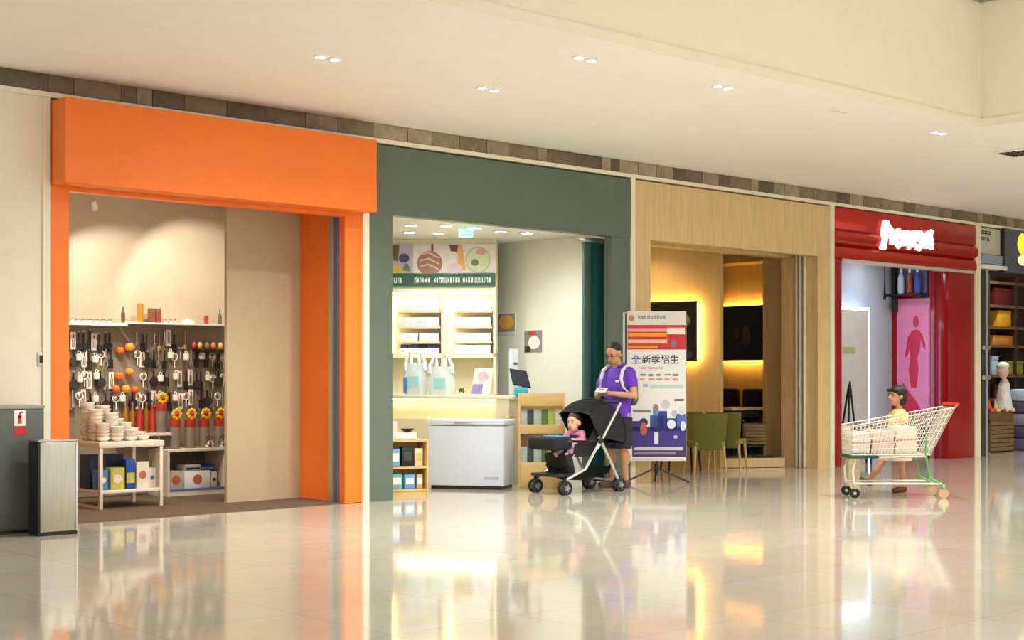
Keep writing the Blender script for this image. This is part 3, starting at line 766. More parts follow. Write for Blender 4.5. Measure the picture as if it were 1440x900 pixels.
MB().prism([(pw * .22 * math.cos(a) + .02, ph * .86 + ph * .1 * math.sin(a)) for a in [k * math.pi / 10 for k in range(20)]], 'x', -.008, -.006).build('red_shape', G('cerise', (200, 60, 80)), t)
box('dark_shape', G('coal', (60, 56, 54)), -.008, -.006, pw * .15, pw * .44, ph * .05, ph * .3, t)
# ceiling lights of the shop
for k, (px, py) in enumerate(((578, 316), (576, 326), (627, 317), (617, 328), (669, 320), (704, 325), (741, 327))):
    x, y = on_ceil(px, py, GC)
    if x > PG - .15: x = PG - .2
    downlight(0, 0, GC, 'small white downlight in the green shop ceiling', 'green shop downlights', 19, False, .07, (.95, .98, 1), xy=(x, y))
t = thing('exit_sign', 'small green lit exit sign hanging from the green shop ceiling', 'exit sign', (*cf(655, 17.2), GC), -A)
MB().cyl((0, 0, -.03), (0, 0, 0), .008, n=8).build('stem', ALU, t)
box('panel', mat('exit_green', (120, 225, 190), .4, emit=.9), -.085, .085, -.01, .01, -.13, -.03, t, .004)
# counter ------------------------------------------------------------
ZK = 17.6
t = gthing('service_counter', 'cream service counter with a glowing recessed front', 'counter', 640, ZK)
kt = cz(556, ZK + .1)
def kx(px, Zv=ZK): return (px - 640) * Zv / F / math.cos(R(20))
L_, R_ = kx(535), kx(716)
CT_ = mat('cream_counter', (226, 214, 178), .45, var=.01)
box('body', CT_, L_, R_, .08, .55, 0, kt - .045, t)
box('worktop', CT_, L_ - .02, R_ + .06, -.02, .60, kt - .045, kt, t, .006)
box('front_panel', CT_, L_, R_, 0, .08, 0, cz(589, ZK), t)
box('end_block', CT_, kx(698), R_, 0, .08, cz(589, ZK), kt - .045, t)
box('glow_panel', CT_, L_, kx(698), .07, .085, cz(589, ZK), kt - .045, t)
box('light_strip', LED, L_, kx(697), .02, .04, kt - .06, kt - .046, t)
lamp('lamp', 'AREA', 1.2, ((L_ + kx(697)) / 2, .035, kt - .07), (1, .84, .55), t, (R(-25), 0, 0), kx(697) - L_, sy=.03)
KZ = kt
# plastic bags on the counter
def bag(px, label, w_, h_, blue):
    x, y = on(t, kx(px), .22, 0)[:2]
    b_ = thing('carrier_bag', label, 'bag', (x, y, KZ), -A - R(10))
    BM = mat('thin_white_plastic', (232, 240, 238), .35, var=.05, scale=20, alpha=.82)
    grid = []
    for i in range(13):
        f = i / 12; z = h_ * .72 * f
        ww = w_ * (.46 + .06 * math.sin(f * 3) - .12 * f * f); dd = .09 * (1 - .75 * f)
        row = []
        for k in range(25):
            a = 2 * math.pi * k / 24
            cr = 1 + .06 * math.sin(5 * a + 4 * f) + .04 * math.sin(11 * a)
            row.append((ww * math.cos(a) * cr, dd * math.sin(a) * cr, z))
        grid.append(row)
    MB().sheet(grid, .002).build('body', BM, b_)
    for s_ in (-1, 1):
        MB().tube([(s_ * w_ * .42, 0, h_ * .55), (s_ * w_ * .40, 0, h_ * .75), (s_ * w_ * .26, 0, h_ * .98), (s_ * w_ * .18, 0, h_ * .9), (s_ * w_ * .17, 0, h_ * .68)], [.035, .026, .016, .018, .028], 8).build('handle', BM, b_)
    box('print', mat('bag_print', (150, 205, 205), .5), -w_ * .22, w_ * .22, -.094, -.085, h_ * .2, h_ * .42, b_)
    if blue: box('blue_print', mat('bag_blue', (60, 120, 190), .5), -w_ * .46, -w_ * .3, -.07, -.03, h_ * .05, h_ * .4, b_, .01)
bag(572, 'white carrier bag with a blue corner standing on the counter', .30, .56, True)
bag(610, 'white carrier bag with pale teal print standing on the counter', .34, .50, False)
x, y = on(t, kx(671), .16, 0)[:2]
t4 = thing('leaflet_stand', 'tilted leaflet stand with a lilac leaflet on the counter', 'leaflet stand', (x, y, KZ), -A)
MB().prism([(-.14, 0), (.10, 0), (.15, .34), (-.08, .34)], 'y', -.01, .0).build('leaflet', PAPER, t4)
MB().prism([(-.13, .02), (.0, .02), (.02, .14), (-.11, .14)], 'y', -.013, -.01).build('picture', G('violet', (150, 136, 196)), t4)
MB().prism([(-.04 + .07 * math.cos(a) + .06, .235 + .06 * math.sin(a)) for a in [k * math.pi / 9 for k in range(18)]], 'y', -.013, -.01).build('picture', G('blush', (214, 190, 196)), t4)
box('foot', GLASS, -.12, .12, -.01, .12, 0, .01, t4); box('back_leg', GLASS, -.02, .02, .0, .012, 0, .30, t4)
x, y = on(t, kx(645), .10, 0)[:2]
t4 = thing('small_plant', 'tiny leafy green plant on the counter by the bags', 'plant', (x, y, KZ))
MB().lathe([(.022, 0), (.03, .03), (.026, .03)], 12).build('pot', CERAMIC, t4)
b = MB()
for k in range(14): b.ball((.025 * math.cos(k * 2.4), .025 * math.sin(k * 2.4), .045 + .003 * k), (.018, .012, .010), (0.4 * k, .5, k), 8, 5)
b.build('foliage', mat('leaf_green', (70, 110, 40), .5, var=.2, scale=30), t4)
x, y = on(t, kx(727), .22, 0)[:2]
t4 = thing('till_monitor', 'tilted black till monitor on the counter end', 'monitor', (x, y, KZ), -A - R(8))
MB().prism([(-.125, .13), (.10, .09), (.04, .30), (-.17, .335)], 'y', -.015, .015).build('screen_shell', BLACK, t4)
MB().prism([(-.115, .145), (.085, .108), (.035, .287), (-.155, .318)], 'y', -.018, -.015).build('screen', mat('dark_screen', (44, 46, 62), .12), t4)
MB().tube([(-.02, .03, .0), (0, .05, .10), (.0, .02, .2)], .02, 8).build('stand_arm', BLACK, t4)
box('base', BLACK, -.10, .10, -.05, .12, 0, .015, t4, .004)
box('card_reader', mat('turquoise_plastic', (60, 178, 204), .4), -.10, .07, -.13, -.06, 0, .10, t4, .015)
x, y = on(t, kx(707), .40, 0)[:2]
t4 = thing('notice_card', 'tall pale blue notice card behind the counter end', 'card', (x, y, KZ), -A)
box('card', mat('pale_blue_card', (214, 224, 232), .5), -.06, .05, 0, .01, .0, .58, t4); box('print', G('slate', (80, 84, 110)), -.0, .045, -.002, 0, .38, .41, t4)
box('foot', GLASS, -.05, .05, -.02, .05, 0, .008, t4)
# chest freezer -------------------------------------------------------
FZ = 16.86
fx, fy = on_floor(602, 687)
t = thing('chest_freezer', 'white chest freezer in front of the glowing counter', 'freezer', (fx, fy, 0), -A + R(-14))
fw = .93; fh = cz(590, FZ)
FRW = mat('freezer_white', (206, 212, 224), .3, var=.01)
box('plinth', DARKM, .03, fw - .03, .03, .50, 0, .04, t)
box('body', FRW, 0, fw, 0, .52, .04, fh - .07, t, .012)
box('lid', FRW, -.008, fw + .008, -.012, .53, fh - .065, fh, t, .014)
box('badge', ALU, fw * .74, fw * .93, -.004, 0, .12, .15, t); box('lid_handle', ALU, fw * .35, fw * .6, -.022, -.012, fh - .05, fh - .025, t, .003)
# low wooden shelf with goods -----------------------------------------
sx0, sy0 = gx(548, .42), .42
t = thing('goods_shelf', 'small pale wooden shelf of packets beside the freezer', 'shelf', (sx0, sy0, 0), R(-18))
sw_ = .46; SH = .62
for x in (0, sw_ - .02): box('side_panel', WOODM, x, x + .02, 0, .3, 0, SH, t, .002)
for z in (.0, .30, SH - .02): box('shelf_board', WOODM, .02, sw_ - .02, 0, .3, z + (.05 if z == 0 else 0), z + .02 + (.05 if z == 0 else 0), t)
box('back_panel', WOODM, .0, sw_, .3, .31, 0, SH, t); box('kick_board', WOODM, .02, sw_ - .02, .01, .03, 0, .05, t)
def goods(x, z, w_, h_, c, label, m2=None, y=.06):
    px_, py_, pz_ = on(t, x, y + .05, z)
    g = thing('goods_packet', label, 'packet', (px_, py_, pz_), t.rotation_euler.z)
    box('carton', mat('goods_' + str(c), c, .5), -w_ / 2, w_ / 2, -.05, .05, 0, h_, g, .004)
    box('label_panel', m2 or PAPER, -w_ * .35, w_ * .35, -.0515, -.05, h_ * .3, h_ * .75, g)
goods(.09, .322, .11, .20, (110, 170, 214), 'light blue packet on the upper wooden shelf')
goods(.235, .322, .13, .22, (26, 30, 26), 'black packet on the upper wooden shelf', mat('dark_print', (60, 66, 50), .5))
goods(.37, .322, .09, .2, (226, 206, 160), 'cream packet on the upper wooden shelf', WOODM)
goods(.11, .072, .13, .17, (120, 176, 176), 'pale teal packet on the lower wooden shelf')
goods(.26, .072, .13, .16, (96, 150, 220), 'mid blue packet on the lower wooden shelf')
goods(.38, .072, .07, .16, (206, 160, 110), 'tan packet on the lower wooden shelf')
goods(.20, SH, .30, .08, (232, 222, 206), 'flat cream packet on top of the wooden shelf')
goods(.10, SH, .12, .20, (226, 210, 200), 'pale pink packet standing on the wooden shelf', CREAM, .18)
for k, (xx, zz_, lab) in enumerate(((.25, SH + .08, 'black shallow dish on the flat cream packet'),)):
    px_, py_, pz_ = on(t, xx, .11, zz_)
    g = thing('shallow_dish', lab, 'dish', (px_, py_, pz_)); MB().lathe([(.03, 0), (.06, .025), (.075, .04), (.07, .04), (.05, .02)], 18).build('dish', BLACK, g); MB().lathe([(.07, .038), (.074, .046)], 18).build('rim', DARKM, g)
# magazine rack --------------------------------------------------------
rx, ry = cf(729, 16.95)
t = thing('magazine_rack', 'pale wooden rack of magazines beside the freezer', 'magazine rack', (rx, ry, 0), -A)
rw = .56; RH = cz(553, 16.95)
for x in (0, rw - .025): box('side_panel', WOODM, x, x + .025, 0, .22, 0, RH - .0, t, .003)
box('back_panel', WOODM, .0, rw, .22, .235, 0, RH, t)
tz_ = []
for k, (pa, pb) in enumerate(((553, 571), (597, 610), (650, 690))):
    zt_k, zb_k = cz(pa, 16.95), max(0, cz(pb, 16.95))
    box('front_board', WOODM, .025, rw - .025, 0, .02, zb_k, zt_k, t, .003)
    box('tray', WOODM, .025, rw - .025, .02, .22, zb_k, zb_k + .015, t) if k else None
    tz_.append((zb_k, zt_k))
MC = [(190, 196, 190), (60, 70, 60), (176, 190, 176), (96, 120, 70), (170, 180, 80), (206, 206, 200)]
for lv, z in ((1, cz(597, 16.95) - .12), (2, cz(650, 16.95) - .12)):
    for k in range(6):
        m_ = thing('magazine', '%s magazine leaning in the %s tier of the rack' % (('pale grey', 'black', 'grey-green', 'leaf green', 'lime', 'off-white')[k], ('upper', 'lower')[lv - 1]), 'magazine', on(t, .06 + k * .085, .09 + .012 * (k % 2), z), -A)
        box('cover', mat('magazine_%d' % k, MC[k], .35, var=.2, scale=25), -.045, .045, 0, .006, 0, .30, m_, 0)
        box('pages', PAPER, -.043, .043, .006, .014, .004, .296, m_)

# ================================================================== oak cafe front
t = thing('shopfront', 'pale oak shopfront surround with a square doorway', 'shopfront', (X4, 0, 0))
OB = 3.06; BL, BR = gx(915, 0) - X4, gx(1150, 0) - X4
box('pier', WOODB, .002, BL, 0, .14, 0, OB, t); box('pier', WOODB, BR, X5 - X4 - .002, 0, .65, 0, OB, t)
box('fascia', WOODB, .002, X5 - X4 - .002, -.005, .14, OB, 3.795, t)
box('soffit', WOODB, .002, BR, .14, .65, OB + .16, OB + .20, t)
box('inner_lintel', WOODB, .002, BR, .45, .65, OB + .0, OB + .16, t)
tt = thing('folded_glass_door', 'stacked glass door leaves with ivory stiles in the oak doorway', 'door', (X4 + BR, 0, 0))
for k, px in enumerate((1121, 1126, 1132)):
    y = gy(px, X4 + BR - .03)
    lf = box('stile', TRIMW, -.06, -.004, y - .012, y + .012, .005, OB + .1, tt, .003)
    box('pane', GLASS, -.05, -.012, y + .013, y + .02, .01, OB, lf)
# interior: askew partition, platform, far wall with picture
OC = 3.30
struct(box('ceiling_cafe', CEIL, X4, 18.6, 1.14, 6.1, OC, OC + .06))
PA = -A + R(-28)
ax, ay = cf(1013, 20.3)
pt = MB().box(-3.0, 0, 0, .12, 0, OC - .002).build('wall_partition', BEIGEW, None, (ax, ay, 0), PA); struct(pt)
def onp(x, y): 
    v = Matrix.Rotation(PA, 4, 'Z') @ Vector((x, y, 0)); return ax + v.x, ay + v.y
class _L: pass
def picture(name, label, loc, rz, w_, h_, glow, side=False):
    t = thing(name, label, 'picture', loc, rz)
    box('frame', mat('dark_walnut', (44, 30, 20), .35), -w_ / 2, w_ / 2, -.10, -.072, 0, h_, t, .006)
    c = box('canvas', mat('dark_canvas', (30, 24, 18), .12, var=.5, scale=5), -w_ / 2 + .025, w_ / 2 - .025, -.104, -.10, .025, h_ - .025, t)
    box('mounting_box', DARKM, -w_ / 2 + .06, w_ / 2 - .06, -.072, -.003, .06, h_ - .06, t)
    GL = mat('amber_led', (255, 204, 100), .5, emit=42)
    for z in (h_ - .045, .03): box('light_strip', GL, -w_ / 2 + .02, w_ / 2 - .02, -.070, -.055, z, z + .015, t)
    if side: box('light_strip', mat('pale_amber_led', (255, 222, 150), .5, emit=glow), w_ / 2 - .045, w_ / 2 - .03, -.070, -.055, .04, h_ - .05, t)
    return t
W1 = (985 - 890) * .0103 / math.cos(R(28)); zq0, zq1 = cz(508, 20.6), cz(424, 20.6)
x, y = onp(-(1013 - 985 + 47) * .0103 / math.cos(R(28)), -.002)
t = picture('framed_picture', 'dark framed picture with a glowing edge behind the standing banner', (x, y, zq0), PA, W1, zq1 - zq0, 34.0, True)
for (a, b_, c, d_, col, n) in ((-.02, .2, .05, .35, (150, 116, 84), 'face'), (.1, .42, .55, .8, (110, 110, 90), 'sheen'), (.2, .44, .02, .2, (70, 60, 66), 'dusk'), (-.1, .3, .4, .52, (120, 92, 60), 'tan')):
    MB().prism([(W1 * ((a + b_) / 2) + W1 * (b_ - a) / 2 * math.cos(k * .35), (zq1 - zq0) * ((c + d_) / 2 + (d_ - c) / 2 * math.sin(k * .35))) for k in range(18)], 'y', -.106, -.104).build('painted_shape', mat('paint_' + n, col, .3, var=.3, scale=12), t)
# picture on the far party wall (plane x = X5)
XB = 18.6
struct(box('wall_cafe_side', BEIGEW, XB, XB + .1, 1.14, 6.1, 0, 3.8))
ya, yb = gy(1016, XB), gy(1104, XB)
zq0, zq1 = gzx(1057, 507, XB), gzx(1057, 430, XB)
t = picture('framed_picture', 'wide dark framed picture lit above and below on the oak side wall', (XB - .001, (ya + yb) / 2, zq0), R(-90), abs(ya - yb), zq1 - zq0, 30.0)
for (u, v, ru, rv, col, n) in ((-.05, .45, .07, .2, (74, 58, 46), 'bust'), (-.2, .5, .05, .1, (60, 50, 40), 'hand'), (.33, .42, .14, .06, (66, 60, 46), 'bar')):
    w_ = abs(ya - yb); hh = zq1 - zq0
    MB().prism([(u * w_ + ru * w_ * math.cos(k * .35), v * hh + rv * hh * math.sin(k * .35)) for k in range(18)], 'y', -.106, -.104).build('painted_shape', mat('paint_' + n, col, .3, var=.3, scale=12), t)
# dropped soffit box over that wall
struct(box('trim_9', WOODB, XB - .5, XB, 1.3, 6, gzx(1057, 372, XB), OC - .002))
for k, (x, y) in enumerate(((15.0, 1.6),)):
    downlight(0, 0, OC, 'warm recessed downlight in the cafe ceiling', 'cafe downlights', 22, False, .05, (1, .8, .5), xy=(x, y), off='cafe')
# platform
qx, qy = onp(0.02, .1)
zpl = .16
t = thing('platform', 'low oak-edged seating platform in the cafe', 'platform', (0, 0, 0))
e0 = Vector((*cf(1010, 20.55), 0)); e1 = Vector((*cf(1104, 20.75), 0))
MB().prism([(e0.x, e0.y), (e1.x, e1.y), (e1.x, 1.25), (XB - .002, 1.25), (XB - .002, 5.9), (e0.x, 5.9)], 'z', .006, zpl - .02).build('riser', WOODB, t)
MB().prism([(e0.x, e0.y + .01), (e1.x, e1.y + .01), (e1.x, 1.25), (XB - .002, 1.25), (XB - .002, 5.9), (e0.x, 5.9)], 'z', zpl - .02, zpl).build('deck', mat('dark_deck', (60, 44, 30), .5), t)

# chairs -----------------------------------------------------------------
OLIVE = mat('olive_upholstery', (132, 128, 50), .7, var=.06, scale=20); LEGW = mat('pale_beech', (190, 160, 100), .45, var=.05); DKL = mat('espresso_wood', (24, 16, 12), .65)
def cafe_chair(px, Z, rz, label, m, lm, z=0, group=None, wide=.50):
    x, y = cf(px, Z)
    t = thing('dining_chair', label, 'chair', (x, y, z), rz, group)
    w_ = wide
    box('seat', m, -w_ / 2 + .03, w_ / 2 - .03, -.20, .22, .38, .45, t, .02)
    g = []
    for i in range(9):
        f = i / 8
        g.append([(u * (w_ / 2) * (.86 + .14 * f), -.22 - .05 * f + .05 * u * u, .33 + .50 * f) for u in [k / 5 - 1 for k in range(11)]])
    MB().sheet(g, .035).build('backrest', m, t)
    for sx in (-1, 1):
        for sy in (-1, 1): MB().cyl((sx * (w_ / 2 - .05), sy * .17, .41), (sx * (w_ / 2 - .02), sy * .21, 0), .02, .013, 10).build('leg', lm, t)
    return t
cafe_chair(991, 19.35, -A + R(14), 'olive green dining chair with pale beech legs next to the standing banner', OLIVE, LEGW)
cafe_chair(1023, 20.0, -A + R(-22), 'olive green dining chair angled towards the dark table', OLIVE, LEGW)
cafe_chair(957, 20.15, -A + R(10), 'olive green dining chair mostly hidden by the standing banner', OLIVE, DKL)
_c = cafe_chair(1081, 22.3, R(20), 'olive green dining chair on the platform by the oak side wall', OLIVE, DKL, zpl); _c.location = (17.74, 1.50, zpl)
def dark_chair(x, y, rz, label, top, w_=.48):
    t = thing('armchair', label, 'armchair', (x, y, zpl), rz)
    DL = mat('black_leather', (26, 18, 18), .45, var=.1) if top != 'brown' else mat('brown_leather', (62, 34, 28), .45, var=.1)
    box('seat', DL, -w_ / 2, w_ / 2, -.25, .25, .25, .46, t, .03)
    hh = 1.06 if top == 'brown' else .97
    box('backrest', DL, -w_ / 2, w_ / 2, .20, .30, .40, hh, t, .04)
    for s_ in (-1, 1):
        box('armrest', DL, s_ * w_ / 2 - .04, s_ * w_ / 2 + .04, -.22, .24, .40, .62, t, .03)
        for q in (-.2, .22): MB().cyl((s_ * (w_ / 2 - .05), q, .26), (s_ * (w_ / 2 - .04), q, 0), .02, .014, 8).build('leg', DKL, t)
dark_chair(18.27, 2.78, R(-90), 'black leather armchair at the cafe table by the partition end', 'black', .42)
dark_chair(18.27, 2.27, R(-90), 'black leather armchair at the middle of the cafe table', 'black', .42)
dark_chair(18.27, 1.75, R(-92), 'tall brown leather armchair by the oak side wall', 'brown', .42)
x, y = 17.05, 1.48
t = thing('cafe_table', 'dark cafe table with a pale oak top on the platform', 'table', (x, y, zpl), 0)
box('table_top', WOODM, -.40, .36, -.28, .3, .66, .70, t, .008)
for sx in (-1, 1):
    for sy in (-1, 1): box('leg', DKL, sx * .33 - .03 - .03, sx * .33, sy * .25 - .02, sy * .25 + .02, 0, .66, t)
box('apron', DKL, -.38, .32, -.27, -.24, .55, .66, t); box('modesty_panel', DKL, -.36, .30, .1, .12, .05, .55, t)
x, y = cf(1062, 20.9)
t = thing('storage_crate', 'tan woven crate under the dark cafe table', 'crate', (x, y, zpl), -A)
for k in range(6): box('slat', mat('tan_slat', (120, 96, 54), .6), -.15, .15, -.02, 0, .17 + k * .05, .21 + k * .05, t, .003)
for s_ in (-1, 1): box('post', mat('tan_slat', (120, 96, 54), .6), s_ * .14 - .015, s_ * .14 + .015, 0, .02, 0, .47, t)
box('crate_back', mat('tan_slat', (120, 96, 54), .6), -.15, .15, .2, .22, .15, .47, t); box('crate_floor', DKL, -.15, .15, 0, .2, .13, .16, t)

# ================================================================== red shop
t = thing('shopfront', 'glossy red lacquered shopfront with a rounded moulded fascia', 'shopfront', (X6, 0, 0))
RBZ = 3.06; RL, RR = gx(1184, 0) - X6, gx(1334, 0) - X6; RW = X7 - X6
GRYL = mat('pale_grey_trim', (196, 188, 176), .3)
box('pier', REDG, .002, RL, 0, .25, 0, RBZ, t, .01); box('pier', REDG, RR, RW - .002, 0, .25, 0, RBZ, t, .015)
box('fascia_top', mat('red_metallic_lacquer', (200, 52, 38), .16, .6, var=.02), .002, RW - .002, -.03, .10, 3.48, 3.795, t, .006)
prof = [(.10, 3.48), (.005, 3.48), (.005, 3.465)]
for k in range(11):
    a = R(90) - R(180) * k / 10; prof.append((-.005 - .07 * math.cos(a), 3.365 + .10 * math.sin(a)))
prof += [(.02, 3.25), (-.03, 3.22), (-.05, 3.14), (-.045, RBZ + .02), (-.02, RBZ), (.10, RBZ)]
b = MB(); b.prism(prof, 'x', .002, RW - .002); b.build('fascia', mat('red_metallic_lacquer', (200, 52, 38), .16, .6, var=.02), t)
box('lip', GRYL, RL, RW - .002, -.03, .10, RBZ - .05, RBZ - .001, t, .006)
struct(box('trim_10', BLACK, X6 + RR - .012, X6 + RR, .36, .50, 0, 3.06))
# sign lettering (the blurred white word on the fascia)
sg = thing('shop_sign', 'white raised lettering on the glossy red fascia', 'sign', (gx(1240, -.1), -.08, 0))
LW = mat('lit_white_letter', (250, 250, 250), .4, emit=.4)
sz0, sz1 = gz(1276, 348, -.1), gz(1276, 322, -.1); swd = gx(1313, -.1) - gx(1240, -.1); hh = sz1 - sz0
def stroke(pts, r=.052):
    MB().tube([(u * swd, 0, sz0 + v * hh) for u, v in pts], r, 8).build('letter', LW, sg)
stroke([(.10, 1.28), (.075, .9), (.06, .3), (.035, -.22)], .058)
stroke([(.07, .85), (.14, 1.0), (.20, .8), (.205, .05)])
stroke([(.34, .85), (.28, .75), (.27, .2), (.33, .05), (.39, .2), (.40, .85), (.405, .05)])
stroke([(.49, .9), (.485, .3), (.53, .05), (.59, .2), (.60, .9), (.605, .05)])
stroke([(.76, .85), (.70, .85), (.67, .65), (.76, .48), (.77, .2), (.73, .04), (.67, .1)])
stroke([(.845, .9), (.845, .05)]); stroke([(.845, .6), (.90, .9), (.98, 1.02)], .045); stroke([(.93, .85), (.965, .5), (.96, .05)])
# interior
YR = 1.05
XR_ = X6 + RR
struct(box('wall_red_side', REDG, XR_, XR_ + .06, .25, YR, 0, 3.4))
struct(box('wall_red_back', mat('blue_grey_wall', (176, 188, 204), .5, var=.02), X6, XR_ + .06, YR, YR + .08, 0, 3.6))
struct(box('ceiling_red_shop', WHITE, X6, XR_ + .06, .1, YR + .08, 3.4, 3.46))
for k, x in enumerate((18.3, 19.6)): downlight(0, 0, 3.4, 'cool white downlight in the red shop ceiling', 'red shop downlights', 12, False, .06, (.86, .93, 1), xy=(x, .55), off='red_shop_%d' % k)
t = thing('lit_panel', 'white freestanding display panel with a blue-white lit edge', 'panel', (gx(1184, YR - .2), YR - .2, 0))
pw = gx(1222, YR - .2) - gx(1184, YR - .2)
box('panel', mat('pale_grey_panel', (206, 206, 206), .4), 0, pw, 0, .05, 0, gz(1205, 436, YR - .2), t, .005)
box('light_edge', mat('cool_led', (206, 226, 255), .4, emit=5), pw, pw + .04, .02, .05, 0, gz(1205, 436, YR - .2), t)
box('light_edge', mat('cool_led', (206, 226, 255), .4, emit=5), 0, pw + .04, .02, .05, gz(1205, 436, YR - .2), gz(1205, 432, YR - .2), t)
box('caption', mat('lime_caption', (170, 190, 130), .5), .02, pw * .5, -.003, 0, gz(1195, 497, YR - .2), gz(1195, 488, YR - .2), t)
t = thing('clothes_rail', 'black metal rail hanging in the red shop', 'rail', (gx(1244, YR - .1), YR - .1, 0))
MB().tube([(0, 0, 3.395), (0, 0, gz(1244, 422, YR)), (.06, 0, gz(1244, 414, YR) - .02), (gx(1258, YR) - gx(1244, YR), 0, gz(1244, 416, YR))], .022, 8).build('rail', BLACK, t)
MB().box(gx(1256, YR) - gx(1244, YR), gx(1261, YR) - gx(1244, YR), -.03, .03, gz(1258, 440, YR), gz(1258, 370, YR)).build('post', BLACK, t)
# pink poster on the red side wall
XP = XR_ - .002
ya, yb = gy(1308, XP), gy(1262, XP)
zz0, zz1 = gzx(1285, 600, XP), gzx(1285, 420, XP)
t = thing('fashion_poster', 'tall pink poster with a red standing silhouette in the red shop', 'poster', (XP, (ya + yb) / 2, zz0), R(-90))
w_ = abs(ya - yb); hh = zz1 - zz0
box('sheet', mat('pink_poster', (226, 130, 170), .35, var=.08, scale=4), -w_ / 2, w_ / 2, -.012, 0, 0, hh, t)
sil = [(-.06, 0), (.10, 0), (.16, .3), (.13, .5), (.2, .62), (.24, .78), (.3, .66), (.36, .62), (.38, .68), (.28, .88), (.16, .95), (.05, .95), (-.05, .93), (-.16, .84), (-.22, .66), (-.26, .52), (-.2, .5), (-.12, .62), (-.08, .5), (-.14, .3)]
MB().prism([(u * w_, hh * (.3 + .48 * v)) for u, v in sil], 'y', -.0145, -.012).build('silhouette', mat('crimson_print', (200, 30, 70), .35), t)
MB().prism([(.08 * w_ + .09 * w_ * math.cos(k * .4), hh * .82 + .045 * hh * math.sin(k * .4)) for k in range(16)], 'y', -.0145, -.012).build('silhouette_head', mat('crimson_print', (200, 30, 70), .35), t)
MB().prism([(u * w_, hh * v) for u, v in ((-.5, .28), (-.3, .34), (-.1, .26), (.1, .2), (.3, .1), (.48, .0), (-.5, .0))], 'y', -.0145, -.012).build('print_swirl', mat('crimson_print', (200, 30, 70), .35), t)
# small shelf with bottles/toys above the poster
zsh = gzx(1285, 440, XP)
t = thing('display_ledge', 'small dark ledge above the pink poster', 'ledge', (XP, (ya + yb) / 2, zz1 + .05), R(-90))
box('board', BLACK, -w_ / 2, w_ / 2 * .8, -.20, 0, 0, .03, t); box('back_plate', mat('steel_blue', (96, 110, 150), .4), -w_ / 2, w_ / 2 * .8, -.012, 0, .03, .55, t)
for k, (u, c, n) in enumerate(((-.28, (200, 206, 226), 'pale blue'), (-.02, (150, 70, 60), 'russet'), (.22, (60, 84, 170), 'cobalt'))):
    v = Matrix.Rotation(R(-90), 4, 'Z') @ Vector((u * w_, -.10, 0))
    g = thing('shampoo_bottle', '%s bottle standing on the ledge above the pink poster' % n, 'bottle', (t.location.x + v.x, t.location.y + v.y, zz1 + .08))
    MB().lathe([(.05, 0), (.055, .02), (.055, .26), (.03, .32), (.02, .34)], 14).build('body', mat('bottle_' + n, c, .3), g); MB().lathe([(.022, .34), (.022, .42)], 12).build('cap', WHITE, g)
# stools and a bag inside
x, y = gx(1194, .55), .5
t = thing('easel', 'thin black folding easel inside the red shop', 'easel', (x, y, 0))
MB().tube([(-.10, 0, 0), (.0, .05, 1.05), (.02, .05, 1.25)], .016, 6).build('leg', BLACK, t); MB().tube([(.18, 0, 0), (.02, .05, 1.25)], .016, 6).build('leg', BLACK, t); MB().tube([(.04, .3, 0), (.01, .06, 1.2)], .016, 6).build('leg', BLACK, t)
box('ledge', BLACK, -.08, .16, -.02, .01, .55, .58, t)
x, y = gx(1207, .3), .3
t = thing('paper_bag', 'yellowish paper shopping bag on the red shop floor', 'bag', (x - .2, y, 0))
MB().prism([(-.16, 0), (.16, 0), (.14, .50), (-.14, .50)], 'y', -.07, .07).build('body', mat('kraft_yellow', (224, 204, 150), .6), t)
MB().torus((0, -.05, .50), .06, .006, 'y', 10, 6, (0, math.pi)).build('handle', BLACK, t); MB().torus((0, .05, .50), .06, .006, 'y', 10, 6, (0, math.pi)).build('handle', BLACK, t)
t = thing('display_stool', 'grey-brown upholstered stool in the red shop', 'stool', (gx(1217, .16) + .12, .18, 0))
MB().box(-.16, .16, -.16, .16, .14, .62, .03).build('cushion', mat('taupe_fabric', (150, 134, 120), .7), t)
for sx in (-1, 1):
    for sy in (-1, 1): MB().cyl((sx * .12, sy * .12, .15), (sx * .12, sy * .12, 0), .016, .012, 8).build('leg', DKL, t)

# ================================================================== last shop
t = thing('shopfront', 'light grey shopfront head with a blue-grey lower ledge and dark post', 'shopfront', (X8, 0, 0))
GRY = mat('light_grey_cladding', (200, 192, 180), .4, var=.02); BGR = mat('blue_grey_cladding', (140, 160, 182), .3, var=.03)
xg = gx(1412, 0) - X8
box('head_panel', GRY, .002, xg, 0, .12, gz(1395, 358, 0), 3.795, t)
box('ledge', BGR, .002, xg, -.04, .12, gz(1395, 372, 0), gz(1395, 359, 0), t, .005); box('lip', WHITE, .002, xg, -.06, .12, gz(1395, 379, 0), gz(1395, 373, 0), t, .005)
box('post', mat('charcoal_post', (52, 48, 44), .4), .004, gx(1386, 0) - X8, .0, .12, 0, gz(1395, 380, 0), t)
box('glass_stile', mat('pale_blue_stile', (150, 164, 186), .3), gx(1387, 0) - X8, gx(1391, 0) - X8, .02, .08, 0, gz(1395, 380, 0), t)
for py in (489, 531): MB().cyl((.03, -.05, gz(1382, py, 0)), (gx(1387, 0) - X8, -.05, gz(1382, py, 0)), .035, n=12).build('post_clamp', ALU, t)
for k, (a, b_) in enumerate(((.02, .36), (.02, .30))):
    x = a; lt = MB(); z = gz(1388, 325 + 9 * k, 0)
    while x < b_:
        w2 = rl.choice((.03, .04)); lt.box(x, x + w2 * .35, -.006, 0, z - .055, z); lt.box(x, x + w2, -.006, 0, z - .012, z); lt.box(x + .01, x + w2, -.006, 0, z - .055, z - .043)
        x += w2 + .014
    lt.build('lettering', DARKM, t)
t = thing('hanging_sign', 'dark square shop sign with bright yellow marks', 'sign', (gx(1413, -.05), -.05, 0))
